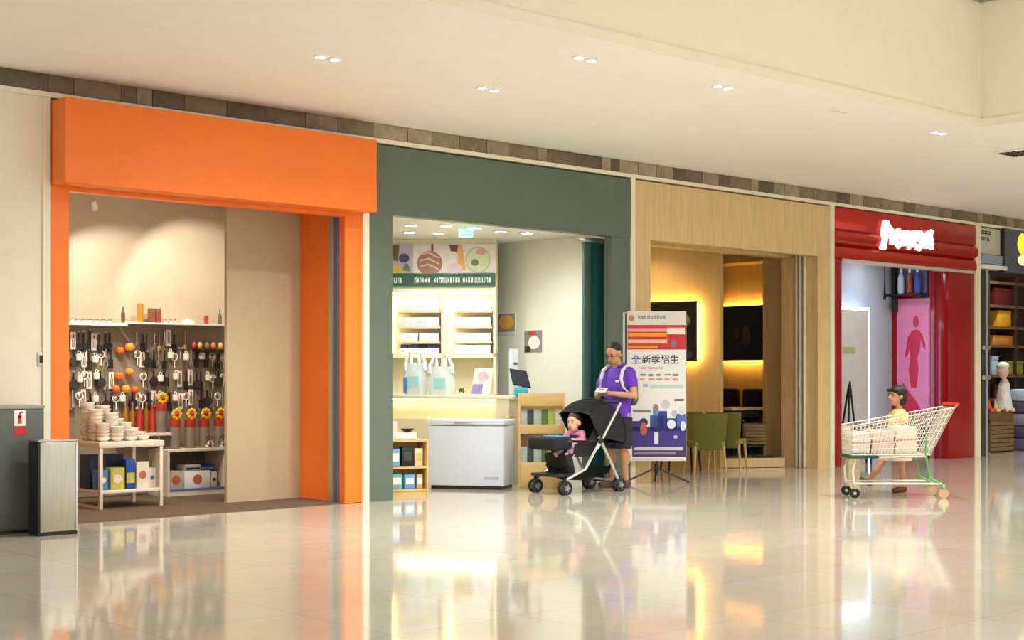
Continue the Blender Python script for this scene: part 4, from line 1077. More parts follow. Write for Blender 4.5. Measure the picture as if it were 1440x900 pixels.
w2 = gx(1462, -.05) - gx(1413, -.05); za, zb = gz(1430, 384, -.05), gz(1430, 323, -.05)
box('board', mat('slate_sign', (84, 88, 104), .3), 0, w2, 0, .10, za, zb, t, .01); box('edge', BLACK, -.06, 0, 0, .1, za, zb, t)
YEL = mat('lit_yellow', (250, 214, 20), .4, emit=1.2)
MB().ball((gx(1438, -.05) - gx(1413, -.05), 0, gz(1436, 343, -.05)), (.17, .04, .18)).build('mark', YEL, t)
MB().ball((gx(1438, -.05) - gx(1413, -.05), 0, gz(1436, 366, -.05)), (.16, .04, .085)).build('mark', mat('pale_yellow_lit', (246, 230, 130), .4, emit=1.0), t)
YS2 = 1.2
struct(box('wall_last_back', mat('dark_brown_wall', (70, 54, 42), .5), X8, 34, YS2 + .4, YS2 + .5, 0, 3.8))
t = thing('wooden_shelving', 'tall dark wooden shelving stocked with boxes in the last shop', 'shelving', (gx(1390, YS2), YS2, 0))
sw2 = 2.4; BRN = mat('brown_shelf', (120, 84, 54), .5, var=.08)
for x in (0, gx(1428, YS2) - gx(1390, YS2), sw2): box('upright', mat('dark_brown_upright', (64, 48, 36), .5), x, x + .05, 0, .38, 0, 3.2, t)
zs = [gz(1410, p, YS2) for p in (396, 429, 459, 485, 527, 560)]
for z in zs: box('shelf_board', BRN, .05, sw2, .005, .38, z - .05, z, t)
box('back_board', mat('dark_brown_wall', (70, 54, 42), .5), 0, sw2 + .05, .38, .395, 0, 3.2, t)
def sbox(pxa, pxb, i, h_, c, label, name='gift_box'):
    xa, xb = gx(pxa, YS2 + .1), gx(pxb, YS2 + .1)
    g = thing(name, label, 'box', ((xa + xb) / 2, YS2 + .18, zs[i]))
    m_ = mat('gift_' + str(c), c, .4)
    box('carton', m_, -(xb - xa) / 2, (xb - xa) / 2, -.12, .12, 0, h_ * .8, g, .006); box('lid', m_, -(xb - xa) / 2 - .006, (xb - xa) / 2 + .006, -.126, .126, h_ * .8, h_, g, .006)
sbox(1396, 1424, 1, .32, (96, 22, 20), 'dark red gift box on the top shelf of the last shop')
sbox(1401, 1419, 2, .30, (232, 170, 30), 'bright yellow gift box on the shelf below the red one')
sbox(1422, 1427, 2, .22, (206, 160, 70), 'slim gold box beside the yellow gift box')
sbox(1394, 1424, 3, .18, (206, 130, 50), 'wide orange-brown box on the shelf of the last shop')
sbox(1393, 1401, 4, .34, (190, 214, 232), 'pale blue upright box on the shelf of the last shop')
sbox(1416, 1436, 4, .26, (150, 150, 50), 'olive yellow box on the shelf of the last shop')
sbox(1396, 1412, 5, .25, (90, 40, 34), 'maroon box on the low shelf of the last shop')
for k, x in enumerate((22.6, 23.8)): downlight(0, 0, 3.8, 'recessed downlight in the last shop ceiling', 'last shop downlights', 50, False, .05, xy=(x, .6), off='last_shop_%d' % k)
# counter goods in the last shop's entrance
t = thing('toy_doll', 'white and pink rag doll sitting on a crate in the last shop', 'doll', (gx(1411, .5), .5, gz(1411, 578, .5)))
blob('body', [('c', (0, 0, .08), (0.03, 0, .5), .10, .08), ('e', (-.02, 0, .70), (.11, .10, .13)), ('c', (.03, 0, .45), (.15, -.05, .2), .04, .03), ('c', (0, 0, .45), (-.15, -.05, .25), .04, .03), ('c', (.05, -.02, .08), (.12, -.12, .02), .05, .04), ('c', (-.05, -.02, .08), (-.10, -.12, .02), .05, .04)], mat('rag_pink', (232, 196, 180), .7), t, .015, 3)
blob('frock', [('l', [((0.02, 0, .02), .17, .15), ((0.02, 0, .25), .135, .12), ((0.03, 0, .50), .095, .09)])], WHITE, t, .015, 3)
blob('hat', [('e', (-.02, 0, .80), (.12, .11, .07))], WHITE, t, .015, 3)
zc_ = gz(1411, 578, .5)
t = thing('wicker_crate', 'brown wicker crate heaped with colourful toys in the last shop', 'crate', (gx(1393, .42), .42, 0))
wc = gx(1426, .42) - gx(1393, .42)
for k in range(7): box('slat', mat('wicker', (128, 100, 62), .7, var=.2, scale=40), 0, wc, 0, .02, .02 + k * .075, .085 + k * .075, t, .006)
for x in (0, wc - .03): box('post', mat('wicker', (128, 100, 62), .7), x, x + .03, .02, .4, 0, .56, t)
box('crate_top', BRN, 0, wc, .02, .4, .52, zc_ - .002 if zc_ > .55 else .56, t)
for k, (u, c, n) in enumerate(((.12, (238, 90, 30), 'orange'), (.38, (240, 220, 120), 'lemon'), (.8, (226, 216, 70), 'yellow'))):
    g = thing('toy_boat', '%s toy boat on the wicker crate' % n, 'toy', (gx(1393, .42) + u * wc, .48, max(zc_ - .002, .56)))
    MB().prism([(-.09, .05), (.09, .05), (.06, 0), (-.06, 0)], 'y', -.05, .05).build('hull', mat('toy_' + n, c, .4), g); MB().prism([(-.07, .06), (.06, .06), (-.05, .22)], 'y', -.006, .006).build('sail', mat('toy_' + n, c, .4), g)
for k, (c, n) in enumerate((((110, 100, 140), 'mauve'), ((80, 76, 110), 'slate purple'), ((150, 150, 170), 'lilac grey'), ((90, 84, 96), 'charcoal'), ((190, 214, 232), 'pale blue'))):
    g = thing('folded_cloth', '%s folded cloth in the stack by the wicker crate' % n, 'cloth', (gx(1437, .5), .5, .001 + .22 * k))
    MB().box(-.13, .45, -.16, .16, 0, .215, .04, None, 3).build('cloth', mat('cloth_' + n, c, .8, var=.1), g); MB().box(-.12, .44, -.164, -.15, .10, .115).build('fold_edge', mat('cloth_' + n, c, .8), g)

# ================================================================== standing banner
ZB_ = 17.7; sB = ZB_ / F
bx, by = cf(923.5, ZB_)
t = thing('banner_stand', 'tall white and red advertising banner on a black tripod stand', 'banner', (bx, by, 0), -A)
hw = .367; zb0 = cz(648, ZB_); zb1 = cz(438, ZB_)
def bz(py): return cz(py, ZB_)
def bxx(px): return (px - 923.5) * sB
box('sheet', mat('banner_vinyl', (232, 230, 226), .4, var=.01), -hw, hw, -.004, 0, zb0, zb1, t)
def pr(name, pxa, pxb, pya, pyb, c, lay=1, rnd=False):
    m = mat('banner_' + '_'.join(map(str, c)), c, .45, var=.05, scale=20)
    if rnd:
        cx, cz_, rx, rz_ = bxx((pxa + pxb) / 2), bz((pya + pyb) / 2), abs(bxx(pxb) - bxx(pxa)) / 2, abs(bz(pya) - bz(pyb)) / 2
        return MB().prism([(cx + rx * math.cos(k * math.pi / 10), cz_ + rz_ * math.sin(k * math.pi / 10)) for k in range(20)], 'y', -.004 - .0012 * lay, -.004 - .0012 * (lay - 1)).build(name, m, t)
    return box(name, m, bxx(pxa), bxx(pxb), -.004 - .0012 * lay, -.004 - .0012 * (lay - 1), bz(pyb), bz(pya), t)
pr('header_panel', 882.5, 964.5, 438.5, 456, (222, 216, 206)); pr('header_rule', 882.5, 964.5, 457, 460, (196, 60, 70))
pr('emblem', 884, 892, 443, 452, (196, 130, 120), 2, True)
for k in range(9): pr('text_bar', 897 + k * 4.4, 900.4 + k * 4.4, 443.5 + (k % 3 == 1), 448.5, (160, 150, 146), 2)
rp = pr('red_panel', 882.5, 964.5, 460, 491.5, (198, 36, 38))
for (a, b_, c, d_, col) in ((883, 938, 461.5, 466.5, (236, 150, 140)), (938, 963, 461, 470, (244, 226, 212)), (883, 938, 468, 473.5, (240, 150, 20)), (883, 938, 477.5, 483, (240, 186, 160)), (883, 925, 486, 490, (240, 150, 20))): pr('text_bar', a, b_, c, d_, col, 2)
pr('photo_spot', 943, 951, 477, 489, (120, 116, 124), 2, True)
INK = mat('dark_ink', (70, 72, 76), .5); RINK = mat('red_ink', (200, 50, 60), .5)
text('headline_glyph', '全', .118, mat('blue_ink', (50, 90, 160), .5), t, (bxx(887.8), -.0052, bz(510.5)), ext=.0008, off=.002)
text('headline', '新季招生', .118, INK, t, (bxx(902.5), -.0052, bz(510.5)), sx=.98, ext=.0008, off=.002)
text('subhead', 'New Semester', .052, RINK, t, (bxx(898), -.0052, bz(519)), sx=1.0, ext=.0006)
rb = random.Random(9)
for py in (526, 532):
    for k in range(5): pr('text_bar', 900 + k * 11.5, 900 + k * 11.5 + rb.uniform(6, 10), py, py + rb.uniform(2, 3.5), (130, 130, 126) if py == 526 else (206, 150, 150))
pr('tint_bar', 914, 960, 541, 546, (190, 212, 204)); pr('tint_bar', 904, 911, 540, 544, (160, 180, 214))
pr('silhouette_rule', 890, 915, 577, 580, (110, 112, 122)); pr('silhouette_rule', 948, 962, 561, 564, (90, 100, 96))
PUR = (58, 44, 130)
pr('crowd_band', 888, 964.5, 600, 627, PUR)
for k, (a, b_, c, col) in enumerate(((888, 905, 592, PUR), (914, 934, 584, (60, 80, 170)), (936, 952, 588, (40, 70, 150)), (950, 964, 582, (70, 100, 190)), (918, 926, 572, (90, 140, 200)), (926, 938, 578, (52, 50, 140)))): pr('crowd_figure', a, b_, c, 606, col, 1)
for (a, b_, c, d_, col) in ((899, 911, 588, 600, (48, 36, 70)), (918, 926, 568, 578, (150, 120, 130)), (930, 942, 562, 576, (206, 200, 206)), (944, 952, 576, 586, (190, 184, 200)), (954, 963, 570, 584, (216, 214, 220)), (938, 950, 590, 603, (226, 230, 240)), (957, 964, 592, 606, (220, 224, 236))): pr('crowd_head', a, b_, c, d_, col, 2, True)
pr('crowd_face', 900, 910, 594, 612, (190, 96, 70), 3, True)
pr('white_figure', 920, 926, 608, 624, (226, 224, 232), 2); pr('badge_spot', 947, 953, 612, 617, (190, 170, 210), 2, True)
pr('footer_panel', 889, 964.5, 627, 643, (70, 48, 84)); pr('footer_text_bar', 892, 960, 629, 633, (206, 198, 206), 2); pr('footer_text_bar', 892, 950, 636, 639, (150, 130, 156), 2)
pr('footer_rule', 889, 964.5, 644.5, 647.5, (206, 196, 200), 1)
MB().cyl((-hw - .045, .01, bz(600)), (-hw - .045, .01, zb1 - .01), .022, n=12).build('side_pole', ALU, t)
for z in (zb1 - .015, zb0 + .01): MB().cyl((-hw - .05, .004, z), (hw, .004, z), .009, n=8).build('rail', ALU, t)
MB().cyl((0, .03, .10), (0, .03, zb1 - .02), .014, n=10).build('mast', BLACK, t)
MB().cyl((0, .03, .13), (0, .03, .24), .026, n=12).build('hub', BLACK, t)
for a in (-15, 195, 90):
    MB().tube([(0, .03, .19), (.42 * math.cos(R(a)), .03 + .2 * math.sin(R(a)), .012)], .011, 8).build('leg', BLACK, t)

# ================================================================== pushchair
px_, py_ = cf(810, 16.35)
SR = -A + R(40)
t = thing('pushchair', 'black hooded pushchair with silver tubes in front of the green shop', 'pushchair', (px_, py_, 0), SR)
FAB = mat('black_fabric', (20, 20, 22), .8, var=.15, scale=30); FAB2 = mat('charcoal_fabric', (40, 38, 42), .8, var=.15, scale=30); SIL = mat('silver_tube', (206, 208, 204), .3, .6, var=.02)
# hood: ribbed barrel
def hoodpt(a, u, off=0.0):
    r = (.36 + off) * (1 - .10 * u * u); h = (.42 + off) * (1 - .12 * u * u * u * u)
    return (.22 + r * math.cos(a), .26 * u, .64 + h * math.sin(a))
hb = MB()
hb.sheet([[hoodpt(R(-12) + R(150) * i / 14, u / 5) for u in range(-5, 6)] for i in range(15)], .012)
hood = hb.build('hood', FAB, t)
for s_ in (-1, 1):
    b = MB(); rim = [hoodpt(R(-12) + R(150) * i / 14, s_) for i in range(15)]
    c = (.25, s_ * .26, .62); b.prism([(p[0], p[2]) for p in rim] + [(c[0] - .12, c[2] + .02)], 'y', s_ * .255, s_ * .245); b.build('hood_side', FAB, t)
for i in (0, 5, 9, 14): MB().tube([hoodpt(R(-12) + R(150) * i / 14, u / 6, .008) for u in range(-6, 7)], .008, 6).build('hood_rib', FAB2, hood)
# seat
MB().sheet([[(x, y, z) for y in (-.19, -.1, 0, .1, .19)] for x, z in ((-.22, .43), (-.20, .46), (-.08, .45), (.06, .44), (.14, .50), (.26, .72), (.33, .95))], .03).build('seat', FAB2, t)
for s_ in (-1, 1): MB().prism([(-.20, .42), (.12, .42), (.36, .94), (.28, .96), (.02, .62), (-.2, .56)], 'y', s_ * .205, s_ * .19).build('seat_side', FAB, t)
MB().box(-.30, -.20, -.19, .19, .22, .46, .02, (0, R(-14), 0)).build('calf_rest', FAB, t)
MB().box(-.50, -.26, -.22, .22, .20, .235, .01).build('foot_rest', BLACK, t)
tr = MB().box(-.54, -.26, -.24, .24, .50, .65, .04, None, 3).build('front_tray', FAB, t)
MB().box(-.46, -.30, -.20, .06, .645, .662, .01).build('tray_cloth', mat('bright_blue_cloth', (40, 140, 210), .6), tr)
MB().tube([(.10, -.245, .60), (-.3, -.25, .60), (-.40, -.2, .60)], .016, 8).build('bumper_arm', BLACK, t); MB().tube([(.10, .245, .60), (-.3, .25, .60), (-.40, .2, .60)], .016, 8).build('bumper_arm', BLACK, t)
MB().sheet([[(x, y, z - .05 * (1 - (y / .2) ** 2)) for y in (-.2, -.1, 0, .1, .2)] for x, z in ((-.30, .33), (-.2, .20), (.1, .18), (.34, .22), (.38, .32))], .012).build('basket', FAB2, t)
for s_ in (-1, 1):
    MB().tube([(.14, s_ * .26, .60), (-.10, s_ * .265, .28), (-.38, s_ * .25, .17)], .017, 8).build('front_leg', SIL, t)
    MB().tube([(.10, s_ * .275, .64), (.27, s_ * .275, .38), (.43, s_ * .27, .11)], .017, 8).build('rear_leg', SIL, t)
    MB().tube([(.08, s_ * .27, .50), (.28, s_ * .27, .78), (.47, s_ * .25, 1.02)], .015, 8).build('handle_tube', SIL, t)
    MB().ball((.12, s_ * .285, .60), (.04, .02, .04)).build('hinge', BLACK, t)
    for x in (-.40, .44):
        wl = MB()
        for d_ in (-.035, .035): wl.torus((x, s_ * .25 + d_, .08), .062, .018, 'y', 20, 8)
        w1 = wl.build('wheel', RUBBER, t)
        b = MB(); b.cyl((x, s_ * .25 - .05, .08), (x, s_ * .25 + .05, .08), .03, n=12)
        for q in range(5): b.cyl((x, s_ * .25 - .04, .08), (x + .06 * math.cos(q * 1.257), s_ * .25 - .04, .08 + .06 * math.sin(q * 1.257)), .008, n=6)
        b.build('wheel_hub', mat('grey_hub', (130, 130, 134), .4), w1)
        MB().box(x - .02, x + .02, s_ * .25 - .012, s_ * .25 + .012, .08, .19, .006).build('fork', BLACK, t)
MB().tube([(.47, -.25, 1.02), (.50, -.15, 1.03), (.50, .15, 1.03), (.47, .25, 1.02)], .017, 8).build('push_bar', BLACK, t)
MB().cyl((.43, -.27, .13), (.43, .27, .13), .012, n=8).build('axle', SIL, t)
PL = t.location.copy()
def in_chair(x, y, z):
    v = Matrix.Rotation(SR, 4, 'Z') @ Vector((x, y, 0)); return (PL.x + v.x, PL.y + v.y, z)

def face(t, c, r, fwd=(0, -1), skin=SKIN, scale=1.0):
    """eyes, brows and mouth as small parts on a head centred at c"""
    c = Vector(c)
    for s_ in (-1, 1):
        MB().ball(c + Vector((s_ * .032, -.082, .008)) * scale, (.011 * scale, .007 * scale, .006 * scale)).build('eye', mat('eye_dark', (30, 22, 20), .25), t)
        MB().box(*[v for k in range(3) for v in ((c + Vector((s_ * .032, -.086, .028)) * scale)[k] - (.016, .005, .003)[k] * scale, (c + Vector((s_ * .032, -.086, .028)) * scale)[k] + (.016, .005, .003)[k] * scale)]).build('eyebrow', HAIR, t)
    MB().ball(c + Vector((0, -.084, -.055)) * scale, (.022 * scale, .008 * scale, .006 * scale)).build('mouth', mat('lips', (166, 92, 80), .45), t)
def head_shapes(c, s=1.0):
    c = Vector(c)
    return [('e', c + Vector((0, .012, .022)) * s, (.078 * s, .095 * s, .092 * s)), ('e', c + Vector((0, -.022, -.045)) * s, (.060 * s, .066 * s, .070 * s)),
            ('c', c + Vector((0, -.088, .005)) * s, c + Vector((0, -.100, -.022)) * s, .010 * s, .014 * s),
            ('e', c + Vector((.080, .01, -.01)) * s, (.010 * s, .018 * s, .028 * s)), ('e', c + Vector((-.080, .01, -.01)) * s, (.010 * s, .018 * s, .028 * s))]
def hand_shapes(wrist, d, palm_n, side, s=1.0, curl=.6):
    """palm, four unequal bent fingers and a thumb; d = forearm direction, palm_n = palm normal"""
    wv = Vector(wrist); d = Vector(d).normalized(); n = Vector(palm_n).normalized(); u = d.cross(n).normalized() * side
    out = [('c', wv, wv + d * .045 * s, .024 * s, .030 * s)]
    kn = wv + d * .085 * s
    for k, (o, L) in enumerate(((-.030, .068), (-.010, .078), (.010, .074), (.029, .058))):
        a = kn + u * o * s - d * .012 * s
        out.append(('c', wv + d * .035 * s + u * o * .6 * s, a, .015 * s, .0105 * s))
        m1 = a + (d * math.cos(curl * .6) + n * math.sin(curl * .6)) * L * .55 * s
        m2 = m1 + (d * math.cos(curl * 1.6) + n * math.sin(curl * 1.6)) * L * .45 * s
        out += [('c', a, m1, .0105 * s, .0092 * s), ('c', m1, m2, .0092 * s, .0078 * s)]
    b0 = wv + d * .02 * s - u * .022 * s; b1 = b0 + (d * .7 - u * .7 + n * .25) * .045 * s; b2 = b1 + (d * .9 - u * .1 + n * .5).normalized() * .032 * s
    out += [('c', b0, b1, .015 * s, .012 * s), ('c', b1, b2, .012 * s, .009 * s)]
    return out

# ------------------------------------------------------------------ baby in the pushchair
t = thing('person', 'baby in a pink and navy top sitting in the black pushchair', 'person', in_chair(-.02, 0, .0), SR - R(72))
# own frame: facing -y (= pushchair forward), seat height .48
hc = Vector((0, -.02, .80))
sh = head_shapes(hc, .95) + [('c', (0, .05, .68), (0, 0, .74), .032, .03), ('l', [((0, .03, .50), .085, .075), ((0, .05, .58), .09, .075), ((0, .05, .66), .085, .062), ((0, .045, .70), .05, .045)])]
for s_ in (-1, 1):
    sh += [('c', (s_ * .05, .0, .52), (s_ * .075, -.16, .53), .05, .04), ('c', (s_ * .075, -.16, .53), (s_ * .07, -.27, .43), .038, .028), ('c', (s_ * .07, -.27, .43), (s_ * .07, -.32, .455), .026, .02)]
    sh += [('c', (s_ * .085, .04, .67), (s_ * .13, -.04, .60), .032, .027), ('c', (s_ * .13, -.04, .60), (s_ * .07, -.13, .60), .026, .02)]
    sh += hand_shapes((s_ * .07, -.13, .60), (-s_ * .4, -1, 0), (0, 0, -1), s_, .5)
blob('body', sh, SKINB, t, .006, 3)
face(t, hc + Vector((0, -.006, -.002)), 1, scale=.95)
blob('hair', [('e', hc + Vector((0, .024, .044)), (.080, .092, .080))], mat('soft_dark_hair', (52, 38, 30), .6), t, .006, 3)
PINK = mat('pink_cotton', (214, 128, 160), .75); NAV = mat('navy_cotton', (34, 30, 74), .75)
blob('top', [('l', [((0, .03, .51), .096, .086), ((0, .05, .58), .102, .086), ((0, .05, .665), .097, .073), ((0, .045, .705), .055, .052)])], NAV, t, .006, 2)
blob('sleeves', [('k', (s_ * .06, .045, .685), (s_ * .13, -.04, .60), .044, .036) for s_ in (-1, 1)] + [('k', (s_ * .13, -.035, .60), (s_ * .08, -.115, .60), .036, .029) for s_ in (-1, 1)] + [('l', [((0, .046, .655), .105, .078), ((0, .046, .70), .085, .062)])], PINK, t, .006, 2)
blob('leggings', [('k', (s_ * .05, .02, .52), (s_ * .075, -.16, .53), .058, .048) for s_ in (-1, 1)] + [('k', (s_ * .075, -.155, .535), (s_ * .071, -.25, .45), .046, .034) for s_ in (-1, 1)], mat('lilac_leggings', (190, 150, 190), .75), t, .006, 2)
MB().ball((0, -.045, .60), (.03, .008, .022)).build('shirt_print', PAPER, t)

# ------------------------------------------------------------------ man with phone
mx, my = cf(868, 17.0)
MR = -A + R(-38)
t = thing('person', 'man in a purple polo shirt and dark shorts looking down at his phone', 'person', (mx, my, 0), MR)
hc = Vector((0, -.075, 1.595))
sh = []
for p in head_shapes((0, 0, 0), 1.08):      # head bowed forward
    Mx = Matrix.Translation(hc) @ Matrix.Rotation(R(24), 4, 'X')
    if p[0] == 'e': sh.append(('e', Mx @ Vector(p[1]), p[2], (R(24), 0, 0)))
    else: sh.append(('c', Mx @ Vector(p[1]), Mx @ Vector(p[2]), p[3], p[4]))
sh += [('c', (0, .02, 1.40), (0, -.035, 1.52), .062, .056),
       ('l', [((0, .0, .86), .150, .105), ((0, .0, .96), .165, .118), ((0, .0, 1.06), .158, .115), ((0, .0, 1.20), .175, .118), ((0, .01, 1.32), .185, .108), ((0, .015, 1.395), .14, .08), ((0, .015, 1.43), .07, .06)])]
WR = {}
for s_ in (-1, 1):
    S = Vector((s_ * .185, .015, 1.365)); E = Vector((s_ * .262, -.03, 1.10)); Wd = Vector((s_ * .075, -.235, 1.125))
    sh += [('c', S, E, .056, .042), ('c', E, Wd, .043, .028)]
    d = Vector((-s_ * .25, -.5, .05))
    sh += hand_shapes(Wd, d, (-s_ * .5, .2, .6), -s_, 1.0, .75); WR[s_] = Wd
    sh += [('c', (s_ * .09, 0, .88), (s_ * .10, -.03, .50), .092, .058), ('c', (s_ * .10, -.03, .50), (s_ * .105, .02, .10), .056, .036), ('e', (s_ * .105, .02, .36), (.058, .062, .10)),
           ('c', (s_ * .105, .03, .055), (s_ * .115, -.14, .04), .040, .034)]
blob('body', sh, SKIN, t, .0065, 3)
hd = bpy.data.objects.new('head_features', None)
Mh = Matrix.Translation(hc) @ Matrix.Rotation(R(24), 4, 'X')
for s_ in (-1, 1):
    MB().ball(Mh @ Vector((s_ * .034, -.090, .008)), (.012, .006, .006)).build('eye', mat('eye_dark', (30, 22, 20), .25), t)
    c = Mh @ Vector((s_ * .034, -.093, .032)); MB().ball(c, (.018, .006, .004)).build('eyebrow', HAIR, t)
MB().ball(Mh @ Vector((0, -.090, -.062)), (.024, .008, .006)).build('mouth', mat('lips', (166, 92, 80), .45), t)
gl = MB()
for s_ in (-1, 1):
    gl.tube([Mh @ Vector((s_ * .036 + .026 * math.cos(a), -.104, .004 + .018 * math.sin(a))) for a in [k * math.pi / 8 for k in range(17)]], .0022, 5)
    gl.tube([Mh @ Vector((s_ * .062, -.103, .008)), Mh @ Vector((s_ * .088, -.04, .008)), Mh @ Vector((s_ * .09, .02, .0))], .002, 5)
gl.tube([Mh @ Vector((-.010, -.105, .006)), Mh @ Vector((.010, -.105, .006))], .002, 5)
gl.build('glasses', DARKM, t)
bpy.data.objects.remove(hd)
hs = [('e', Mh @ Vector((0, .030, .060)), (.088, .095, .077), (R(24), 0, 0)), ('e', Mh @ Vector((0, .062, -.0)), (.080, .062, .078), (R(24), 0, 0))]
blob('hair', hs, HAIR, t, .0065, 2)
PUR_ = mat('purple_cotton', (96, 50, 176), .75, var=.06, scale=12)
psh = [('l', [((0, .0, .76), .178, .132), ((0, .0, .96), .182, .134), ((0, .0, 1.06), .176, .132), ((0, .0, 1.20), .193, .136), ((0, .01, 1.32), .200, .124), ((0, .015, 1.40), .152, .094), ((0, .015, 1.435), .085, .075)])]
for s_ in (-1, 1):
    S = Vector((s_ * .165, .015, 1.375)); E = Vector((s_ * .262, -.03, 1.10)); psh.append(('c', S, S + (E - S) * .12, .070, .070)); psh.append(('k', S, S + (E - S) * .66, .074, .066))
blob('polo_shirt', psh, PUR_, t, .007, 3)
b = MB()
b.tube([(.078 * math.sin(a), .012 - .085 * math.cos(a) + (.02 if abs(a) > 2.2 else 0), 1.452 + .018 * (1 - math.cos(a)) / 2 - (.02 if abs(a) < .5 else 0)) for a in [R(-150) + R(300) * k / 16 + math.pi for k in range(17)]], .016, 8)
b.build('collar', PUR_, t)
MB().ball((.085, -.128, 1.27), (.028, .012, .016)).build('chest_logo', PAPER, t)
DSH = mat('dark_shorts', (34, 30, 36), .8, var=.1)
ss = [('l', [((0, 0, .74), .160, .122), ((0, 0, .88), .168, .122), ((0, 0, .95), .166, .12)])]
for s_ in (-1, 1): ss.append(('k', (s_ * .085, 0, .84), (s_ * .105, -.028, .47), .112, .102))
blob('shorts', ss, DSH, t, .008, 2)
for s_ in (-1, 1):
    blob('shoe', [('c', (s_ * .105, .045, .045), (s_ * .116, -.165, .04), .050, .042), ('k', (s_ * .105, .03, .05), (s_ * .105, .03, .095), .048, .045), ('l', [((s_ * .11, -.06, .0), .052, .15), ((s_ * .11, -.06, .03), .05, .148)])], mat('brown_shoe', (88, 62, 48), .6), t, .008, 2)
# phone in his hands, backpack on his shoulders
v = Matrix.Rotation(MR, 4, 'Z') @ Vector((0, -.335, 0))
ph = thing('mobile_phone', 'small pale phone held in both hands by the man', 'phone', (mx + v.x, my + v.y, 1.165), MR)
MB().box(-.075, .075, -.004, .004, -.036, .036, .003, (R(-50), 0, 0)).build('case', mat('phone_case', (206, 200, 210), .4), ph)
MB().box(-.068, .068, .0035, .0055, -.031, .031, 0, (R(-50), 0, 0)).build('display', BLACK, ph)
bp = thing('backpack', 'grey backpack with pale shoulder straps worn by the man', 'backpack', (mx, my, 0), MR)
blob('pack', [('l', [((0, .20, .98), .13, .06), ((0, .22, 1.05), .15, .085), ((0, .22, 1.30), .14, .075), ((0, .20, 1.38), .10, .05)])], mat('grey_nylon', (70, 72, 78), .7), bp, .012, 3)
STRAP = mat('pale_strap', (214, 206, 216), .7)
for s_ in (-1, 1):
    pts = [(s_ * .12, .15, 1.36), (s_ * .128, .09, 1.432), (s_ * .132, .0, 1.450), (s_ * .136, -.085, 1.405), (s_ * .142, -.132, 1.30), (s_ * .165, -.120, 1.20), (s_ * .205, -.03, 1.12), (s_ * .19, .12, 1.06), (s_ * .13, .17, 1.04)]
    MB().tube(pts, [.020, .022, .022, .022, .020, .015, .012, .012, .012], 8).build('strap', STRAP, bp)

# ------------------------------------------------------------------ shopping trolley
ZC_ = 15.72; sC = ZC_ / F
cx_, cy_ = cf(1262, ZC_)
t = thing('shopping_trolley', 'white wire shopping trolley with a red handle and green uprights', 'trolley', (cx_, cy_, 0), -A)
WIRE = mat('white_wire', (226, 218, 204), .35, .2, var=.02); GRN = mat('green_tube', (96, 178, 84), .4); DGR = mat('dark_green_bumper', (30, 70, 56), .5)
xl, xr_b, xr_t, zb_, zlt, zrt, dp = -.56, .30, .56, .475, .79, .99, .25
def topz(x): return zlt + (zrt - zlt) * (x - xl) / (xr_t - xl)
def xr(z): return xr_b + (xr_t - xr_b) * (z - zb_) / (zrt - zb_)
for s_ in (-1, 1):
    b = MB(); y = s_ * dp
    for k in range(7):
        f = k / 6
        b.tube([(xl, y * (.85 + .15 * f), zb_ + (zlt - zb_) * f), (xr(zb_ + (zrt - zb_) * f), y * (.85 + .15 * f), zb_ + (zrt - zb_) * f)], .0045 if k not in (0, 6) else .008, 6)
    for k in range(25):
        f = k / 24; x0_ = xl + (xr_b - xl) * f; x1_ = xl + (xr_t - xl) * f
        b.tube([(x0_, y * .85, zb_), (x1_, y, topz(x1_))], .0042, 5)
    b.build('basket_side', WIRE, t)
for (xa, xb, za_, zb2, n) in ((xl, xl, zb_, zlt, 'basket_end'), (xr_b, xr_t, zb_, zrt, 'basket_end')):
    b = MB()
    for k in range(7):
        f = k / 6; b.tube([(xa + (xb - xa) * f, -dp * (.85 + .15 * f), za_ + (zb2 - za_) * f), (xa + (xb - xa) * f, dp * (.85 + .15 * f), za_ + (zb2 - za_) * f)], .005, 5)
    for k in range(11):
        u = -1 + k / 5; b.tube([(xa, u * dp * .85, za_), (xb, u * dp, zb2)], .0042, 5)
    b.build(n, WIRE, t)
b = MB()
for k in range(12): b.tube([(xl, -dp * .85 + dp * 1.7 * k / 11, zb_), (xr_b, -dp * .85 + dp * 1.7 * k / 11, zb_)], .0045, 5)
for k in range(5): b.tube([(xl + (xr_b - xl) * k / 4, -dp * .85, zb_), (xl + (xr_b - xl) * k / 4, dp * .85, zb_)], .006, 5)
b.build('basket_floor', WIRE, t)
MB().tube([(xr_t + .03, -dp - .01, zrt + .035), (xr_t + .03, dp + .01, zrt + .035)], .017, 10).build('handle', mat('red_handle', (214, 44, 40), .4), t)
